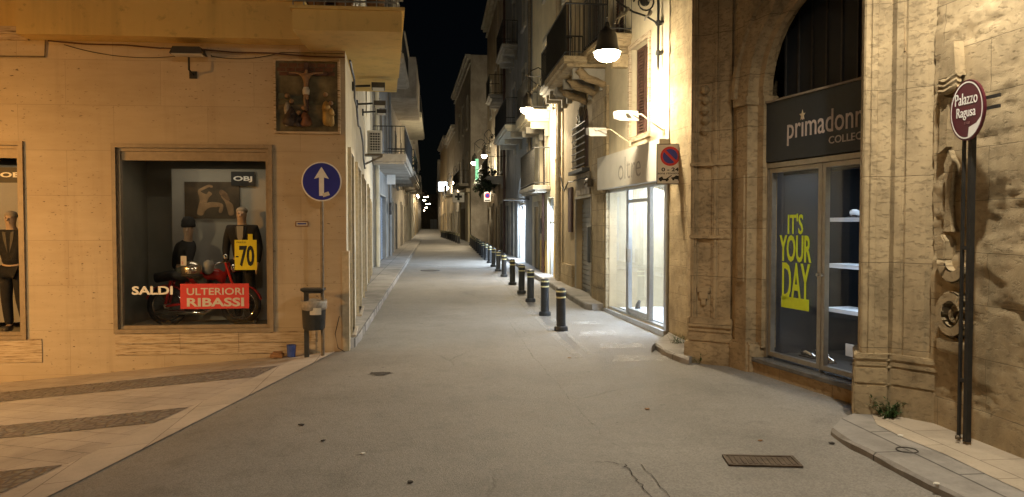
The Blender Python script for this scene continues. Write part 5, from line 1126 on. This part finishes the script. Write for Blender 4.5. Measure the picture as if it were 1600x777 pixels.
def foliage(F, s0, s1, o0, o1, z0, z1, n, label, sz=.13):
    m = MB(F)
    for k in range(n):
        c = Vector((random.uniform(s0, s1), random.uniform(o0, o1), z0+(z1-z0)*abs(random.gauss(.2, .35))-.25*random.random()))
        d = Vector((random.gauss(0, 1), random.gauss(0, 1), random.gauss(0, .6))).normalized(); b = d.cross(Vector((0, 0, 1))).normalized(); l = sz*random.uniform(.6, 1.4)
        m.face([tuple(c), tuple(c+d*l*.5+b*l*.25), tuple(c+d*l), tuple(c+d*l*.5-b*l*.25)])
    tag(m.build('balcony_plants', M['leafdark'], at=((s0+s1)/2, o0, z0), merge=False), label, 'plants')
foliage(FR, 24.5, 29.5, .4, 1.1, 3.9, 4.9, 700, 'dark leafy plants hanging over the balcony of the dim old house', .3)
foliage(FR, 32.6, 35.3, .4, 1.0, 4.2, 5.0, 300, 'smaller clump of plants on the farther balcony of the dim old house', .3)
q = MB(FR); q.box(33.0, 33.1, .85, 1.05, 4.6, 5.9); q = q.build('hanging_banner', M['greenlit'], at=(33, .3, 4.5)); tag(q, 'narrow green lit banner hanging high on the dim old house', 'banner')
# pharmacy house and beyond
e = house(FP, 'pharmacy house with pale stone pillars and a blue door', 0, 19, 14.3, 'greyp', [(5, 7.2, .55, 3.1, 'bluedoor'), (8, 10, .55, 3.1, 'bluedoor'), (12.5, 14.5, .55, 3, 'roller'), (16, 17.5, .55, 3, 'door'), (2.5, 3.8, 5, 7.3, 'window'), (7, 8.3, 5, 7.3, 'window'), (12, 13.3, 5, 7.3, 'window'), (2.5, 3.8, 9.3, 11.6, 'window'), (7, 8.3, 9.3, 11.6, 'window'), (12, 13.3, 9.3, 11.6, 'window')])
m = MB(FP); [m.box(a, b, .004, .14, .3, 4.2) for a, b in ((1.0, 3.8), (10.6, 11.8))]; m.box(.6, 12, .004, .3, 4.22, 4.5); m.build('stone_pillars', M['cream'], e)
balcony(e, FP, 2, 9, 4.95, .8, 'pstone', 1, False, .25)
FS = Frame(*FP.w(2.2, .35, 0).xy, -1, .1, (0, -1))
q = thing('pharmacy_sign', 'square white pharmacy sign with a dark cross standing out over the street', 'sign', FS, .3, 0, 3.9)
t = MB(FS); t.box(-.02, .88, -.1, .0, 3.5, 4.25); t.build('panel', M['signwhite'], q); t = MB(FS); t.prism([(.43+x, 3.93+z) for x, z in ((-.09, -.28), (.09, -.28), (.09, -.09), (.28, -.09), (.28, .09), (.09, .09), (.09, .28), (-.09, .28), (-.09, .09), (-.28, .09), (-.28, -.09), (-.09, -.09))], .001, .01); t.build('cross', M['ink'], q)
t = MB(FS); t.box(-.5, -.02, -.07, -.03, 4.1, 4.14); t.build('bracket', M['iron'], q)
FS = Frame(*FR.w(32, .15, 0).xy, -1, .1, (0, -1)); q = thing('no_parking_sign', 'small far no-parking sign standing out from the dim old house', 'traffic sign', FS, .3, 0, 3.2)
t = MB(FS); t.box(.0, .42, -.03, .0, 3.20, 3.80); t.build('plate', M['signwhite'], q); t = MB(FS); t.lathe((.21, 0, 3.57), [(.17, 0), (.17, .004)], 24, 'o'); t.build('red_ring', M['signred'], q); t = MB(FS); t.lathe((.21, .005, 3.57), [(.12, 0), (.12, .002)], 24, 'o'); t.build('blue_disc', M['signblue'], q)
t = MB(FS); t.box(.05, .37, .001, .003, 3.25, 3.32); t.build('text_strip', M['ink'], q); t = MB(FS); t.box(-.15, 0, -.02, -.01, 3.5, 3.53); t.build('bracket', M['iron'], q)
# shining square shop sign
FS = Frame(*FP.w(27, .2, 0).xy, -1, .1, (0, -1)); q = thing('light_box', 'shining white square light box sign far down the street', 'sign', FS, .5, 0, 5.5)
t = MB(FS); t.box(.25, 1.15, -.2, .0, 5.45, 6.4); t.build('lit_panel', emit('light_box', (.82, .92, 1.0), 5), q); t = MB(FS); t.box(-.2, .249, -.12, -.08, 5.9, 5.95); t.build('bracket', M['iron'], q)
e = house(FP, 'low dark house beyond the pharmacy', 19.1, 36, 11.6, 'dimp', [(21, 22.5, .5, 3, 'door'), (25, 27, .5, 3, 'roller'), (30, 31.5, .5, 3, 'door'), (22, 23.3, 5, 7, 'window'), (27, 28.3, 5, 7, 'window'), (32, 33.3, 5, 7, 'window')])
balcony(e, FP, 21, 29, 4.9, .8, 'pstone', 1, False, .3)
e = house(FP, 'far brown house with a lit doorway', 36.1, 54, 12.5, 'tan', [(38, 40, .5, 3.2, 'violet'), (44, 46, .5, 3, 'door'), (50, 52, .5, 3, 'violet'), (39, 40.4, 5, 7, 'window'), (46, 47.4, 5, 7, 'window')])
e = house(FP2, 'farthest row of dark houses on the right', 0, 120, 11, 'greyp', [(8, 10, .5, 3, 'door'), (22, 25, .5, 3.2, 'violet'), (40, 43, .5, 3, 'door'), (70, 74, .5, 3.2, 'violet'), (10, 12, 5, 7, 'window'), (24, 26, 5, 7, 'window'), (40, 42, 5, 7, 'window')])
# left side
e = house(FB2, 'pale blue house with a blue grey roller shutter and a deep balcony', -.6, 7.2, 12.6, 'bluegrey', [(1.75, 5.2, .3, 2.95, 'roller'), (.1, .7, 2.3, 3.3, 'window'), (1.6, 2.8, 4.3, 6.5, 'window'), (4.4, 5.6, 4.3, 6.5, 'window'), (1.6, 2.8, 8.2, 10.4, 'window'), (4.4, 5.6, 8.2, 10.4, 'window')])
balcony(e, FB2, -1.4, 6.6, 4.25, 1.15, 'greyp', .95, False, .14, .28); balcony(e, FB2, .4, 6.4, 8.1, 1.0, 'greyp', 1, False, .16, .22)
m = MB(FB2); m.lathe((6.2, .1, 2.5), [(.26, 0), (.28, .05), (.26, .1)], 20, 'o'); q = m.build('wall_clock', M['dark'], at=(6.2, .1, 2.5)); tag(q, 'round dark disc sign on the pale blue house', 'sign')
lantern_pipe(FB2, 7.1, .2, 12, 'pale downpipe at the far end of the pale blue house', 'bluegrey')
lantern_pipe(FB2, -.5, .2, 12, 'cream downpipe where the pale blue house meets the corner building', 'cream2', .08)
q = MB(FB2); q.box(4.6, 4.75, .1, .45, 3.5, 3.95); q = q.build('hanging_bag', M['signwhite'], at=(4.7, .1, 3.5)); tag(q, 'small white cloth hanging under the deep balcony', 'cloth')
e = house(FB2, 'grey house with a white parapet balcony high over the street', 7.25, 17, 15, 'greyp', [(9, 10.4, .35, 2.9, 'door'), (13, 14.6, .35, 2.9, 'roller'), (9, 10.2, 4.4, 6.6, 'window'), (13, 14.2, 4.4, 6.6, 'window'), (9, 10.2, 8.3, 10.5, 'window'), (13, 14.2, 8.3, 10.5, 'window')])
m = MB(FB2); m.box(8, 15.8, .005, 1.25, 7.7, 7.95); m.box(8, 15.8, 1.15, 1.25, 7.951, 9.6); m.box(8, 8.1, .005, 1.149, 7.951, 9.6); m.box(15.7, 15.8, .005, 1.149, 7.951, 9.6); m.build('parapet_balcony', M['greyp'], e)
balcony(e, FB2, 8, 15, 4.3, 1.2, 'pstone', 1, True, .18); foliage(FB2, 8.2, 14.8, .7, 1.2, 4.4, 5.2, 250, 'plants behind the rail of the grey left-hand house', .2)
e = house(FB2, 'narrow old house with a plain balcony slab', 17.05, 31.6, 13, 'greyp', [(19, 20.6, .4, 3, 'door'), (24, 25.6, .4, 3, 'roller'), (28.5, 30, .4, 3, 'door'), (19, 20.3, 4.6, 6.8, 'window'), (24, 25.3, 4.6, 6.8, 'window'), (19, 20.3, 8.6, 10.8, 'window'), (24, 25.3, 8.6, 10.8, 'window')])
balcony(e, FB2, 18, 27, 4.5, 1.0, 'pstone', 1, True, .25); balcony(e, FB2, 18, 30, 8.5, 1.3, 'cream2', 1, False, .3, .3)
e = house(FL3, 'house with a white violet lit shop front', 0, 22, 12, 'cream2', [(6, 10, .5, 3.3, 'violet'), (14, 17, .5, 3.2, 'violet'), (4, 5.3, 5, 7, 'window'), (10, 11.3, 5, 7, 'window')])
balcony(e, FL3, 3, 12, 4.8, .9, 'pstone', 1, False, .3)
e = house(FL3, 'farther row of dim houses on the left', 22.1, 70, 11, 'tan', [(26, 28, .5, 3, 'door'), (33, 36, .5, 3.2, 'violet'), (45, 47, .5, 3, 'door'), (27, 28.3, 5, 7, 'window'), (40, 41.3, 5, 7, 'window')])
e = house(FL3, 'farthest row of dark houses on the left', 70.1, 190, 10, 'greyp', [(80, 83, .5, 3, 'violet'), (110, 113, .5, 3, 'door'), (130, 134, .5, 3, 'violet')])
FE = Frame(-45, 235, 1, 0, (0, -1)); e = house(FE, 'dark house closing the far end of the street', 0, 60, 11, 'dimp', [(14, 16, .5, 3, 'door'), (20, 22, .5, 3.4, 'violet'), (24, 26, 5, 7, 'window')])
# ------------------------------------------------------------------ bollards
def bollard(x, y, label, group):
    z = H(x, y); b = thing('bollard', label, 'bollard', G, x, y, z, group)
    MB().lathe((x, y, z), [(.112, -.02), (.115, .0), (.116, .05), (.108, .075), (.086, .085)], 24).build('base', M['plastic'], b, smooth='auto')
    MB().lathe((x, y, z), [(.080, .08), (.078, .55), (.078, .60)], 24).build('post', M['plastic'], b, smooth='auto')
    MB().lathe((x, y, z), [(.079, .6005), (.084, .605), (.084, .64), (.079, .645), (.079, .69), (.070, .715), (.04, .728), (.002, .73)], 24).build('cap', M['plastic'], b, smooth='auto')
    for q in (.555, .655): MB().lathe((x, y, z), [(.0785, q), (.0835, q+.002), (.0835, q+.024), (.0785, q+.026)], 24).build('reflective_band', M['band'], b, smooth='auto')
    return b
g1 = 'row of black bollards along the right-hand shops'; g2 = 'second row of black bollards far down the street'
Y1 = [12.9, 14.9, 17.3, 19.2, 21.6, 24.5, 27.0, 29.4, 31.8, 34.0, 36.2, 38.4, 40.6, 42.8, 45.0, 47.2, 49.4, 51.6]
b0 = bollard(0, 0, 'x', g1); ORG[b0.name] = (0, 0, 0)
ordn = ['nearest', 'second nearest', 'third nearest', 'fourth nearest', 'fifth nearest', 'sixth nearest', 'seventh nearest', 'eighth nearest']
for k, y in enumerate(Y1):
    x = -.0933*y + 2.03; b = b0 if k == 0 else copy_tree(b0); b.location = (x, y, H(x, y)); b.rotation_euler = (R(random.uniform(-1.6, 1.6)), R(random.uniform(-2, 2)), random.uniform(0, 6))
    b['label'] = (ordn[k] + ' black bollard with pale bands in the near row' if k < 8 else 'black bollard in the dense far half of the near row'); b['group'] = g1
for k in range(11):
    y = 55 + 2.35*k; x = (717 - (717-690)*(1/55-1/y)/(1/55-1/78.5) - 800)/1200*y; b = copy_tree(b0); b.location = (x, y, H(x, y)); b['label'] = 'small far black bollard in front of the pharmacy house'; b['group'] = g2
# ------------------------------------------------------------------ street lamps on scrolled wall brackets
def street_lamp():
    e = thing('street_lamp', 'x', 'street lamp', G, 0, 0, 0, 'lit street lamps on wall brackets')
    m = MB(); L = .93
    m.tube([(.07, 0, -.2), (.07, 0, 1.3)], .022, 8); m.tube([(.07, 0, -.2), (.07, 0, -.27)], .022, 8, .004)
    for z in (0.02, .50): m.box(.0, .09, -.07, .07, z-.02, z+.02); m.lathe((.07, 0, z-.04), [(.035, 0), (.04, .04), (.035, .08)], 10)
    m.tube([(.07, 0, .44), (.13, 0, .52), (.28, 0, .60), (.5, 0, .66), (.72, 0, .78), (L, 0, .98)], .017, 8)
    m.tube([(.07, 0, 1.0), (.2, 0, .92), (.32, 0, .98), (.4, 0, 1.12), (.55, 0, 1.2), (.75, 0, 1.12), (L, 0, .98), (L, 0, .55)], .017, 8)
    sp = [(.30+(.19-.14*t/24)*math.cos(t*.45), 0, .82+(.19-.14*t/24)*math.sin(t*.45)) for t in range(25)]; m.tube(sp, .014, 6)
    m.ball((.31, 0, .83), .075, 1, .5, 1); m.build('bracket', M['iron'], e, smooth='auto')
    for x0, z0, sx in ((.16, .95, .09), (.2, .68, .07), (.58, .72, .12), (.68, .64, .08)):
        m = MB(); m.tube([(x0, 0, z0), (x0+sx*.5, .015, z0-sx*.9), (x0+sx*1.2, .01, z0-sx*1.3), (x0+sx*1.5, 0, z0-sx*2.2)], .035, 6, .012); m.build('leaf_ornament', M['pstone'], e, smooth=True)
    m = MB(); pr = [(.02, .48), (.04, .45), (.05, .40), (.07, .37), (.12, .34), (.15, .28), (.165, .19), (.178, .10), (.205, .035), (.23, .0)]
    V = []
    n = 24
    for r, h in pr: V.append([m.v(L+r*math.cos(2*pi*k/n), r*math.sin(2*pi*k/n), h) for k in range(n)])
    for A, B in zip(V, V[1:]):
        for k in range(n): m.bm.faces.new((A[k], A[(k+1) % n], B[(k+1) % n], B[k]))
    m.build('shade', M['dark'], e, smooth=True)
    m = MB(); m.ball((L, 0, -.035), .205, 1, 1, .58, 20); m.build('bulb', M['bulb'], e, smooth=True)  # globe drawn oversized, the lamp's bloom is built into its shape
    return e
LAMP = street_lamp(); lk = lamp_light('lamp_light', 'SPOT', (.93, 0, -.30), 420, (1.0, .84, .58), .12, 152, .12, parent=LAMP); lamp_light('glow_light', 'POINT', (.93, 0, -.32), 270, (1.0, .84, .58), .12, parent=LAMP)
first = [True]
def put_lamp(F, s, u, v, label, out=None):
    # the bracket is stretched along x so that the lantern hangs over the kerb where it does in the street
    best = min((abs((lambda p: 800+FPX*p.x/p.y)(F.w(s, o, 0))-u), o) for o in [i*.02 for i in range(20, 160)])[1]
    p = F.w(s, best, 0); z = CAMH + (350.8-v)/FPX*p.y
    l = LAMP if first[0] else copy_tree(LAMP); first[0] = False
    l.location = F.w(s, 0, z); l.rotation_euler = (0, 0, math.atan2(F.n.y, F.n.x)); k = .75 if p.y > 95 else 1.25 if p.y > 40 else 1.0
    if p.y > 60:
        for c in l.children:
            if c.type == 'LIGHT': c.data = c.data.copy(); c.data.energy *= .5
    l.scale = (best/.93, k, k); l['label'] = label
    return best, z
for a in ((FD, .32, 947, 84, 'nearest brightest street lamp, beside the white shop'), (FR, 7.2, 823, 171, 'second street lamp, over the cream balcony'), (FR, 30, 757, 243, 'street lamp right of a close pair above the balcony plants'), (FR, 34.5, 742, 254, 'street lamp left of a close pair above the balcony plants'), (FP, 15, 715, 285, 'street lamp right of the shining square light box'), (FP, 25.5, 702, 293, 'street lamp close below the shining square light box')): print(put_lamp(*a))
for k, y in enumerate((84, 94, 104, 119, 140, 170, 205)):
    s = FL3.loc(-.1125*y, y)[0]; u, v = {84: (642, 304.6), 94: (653, 307)}.get(y, (666 + (-3, 3, 0)[k % 3], 350.8-FPX*(5.55-1.8)/y)); print(put_lamp(FL3, s, u, v, 'tiny far street lamp on the left side of the street end'))
lamp_light('doorway_light', 'AREA', FR.w(16.3, -.3, 2.4), 420, (.70, .84, 1.0), 2.2, aim=tuple(FR.n + Vector((0, 0, -.9))), sy=2.4)
lamp_light('doorway_light', 'AREA', FR.w(8.1, -.3, 1.9), 150, (.70, .84, 1.0), 1.0, aim=tuple(FR.n + Vector((0, 0, -.4))), sy=1.6)

for c in LAMP.children:
    if c.type == 'LIGHT': c.data = c.data.copy(); c.data.energy *= .5
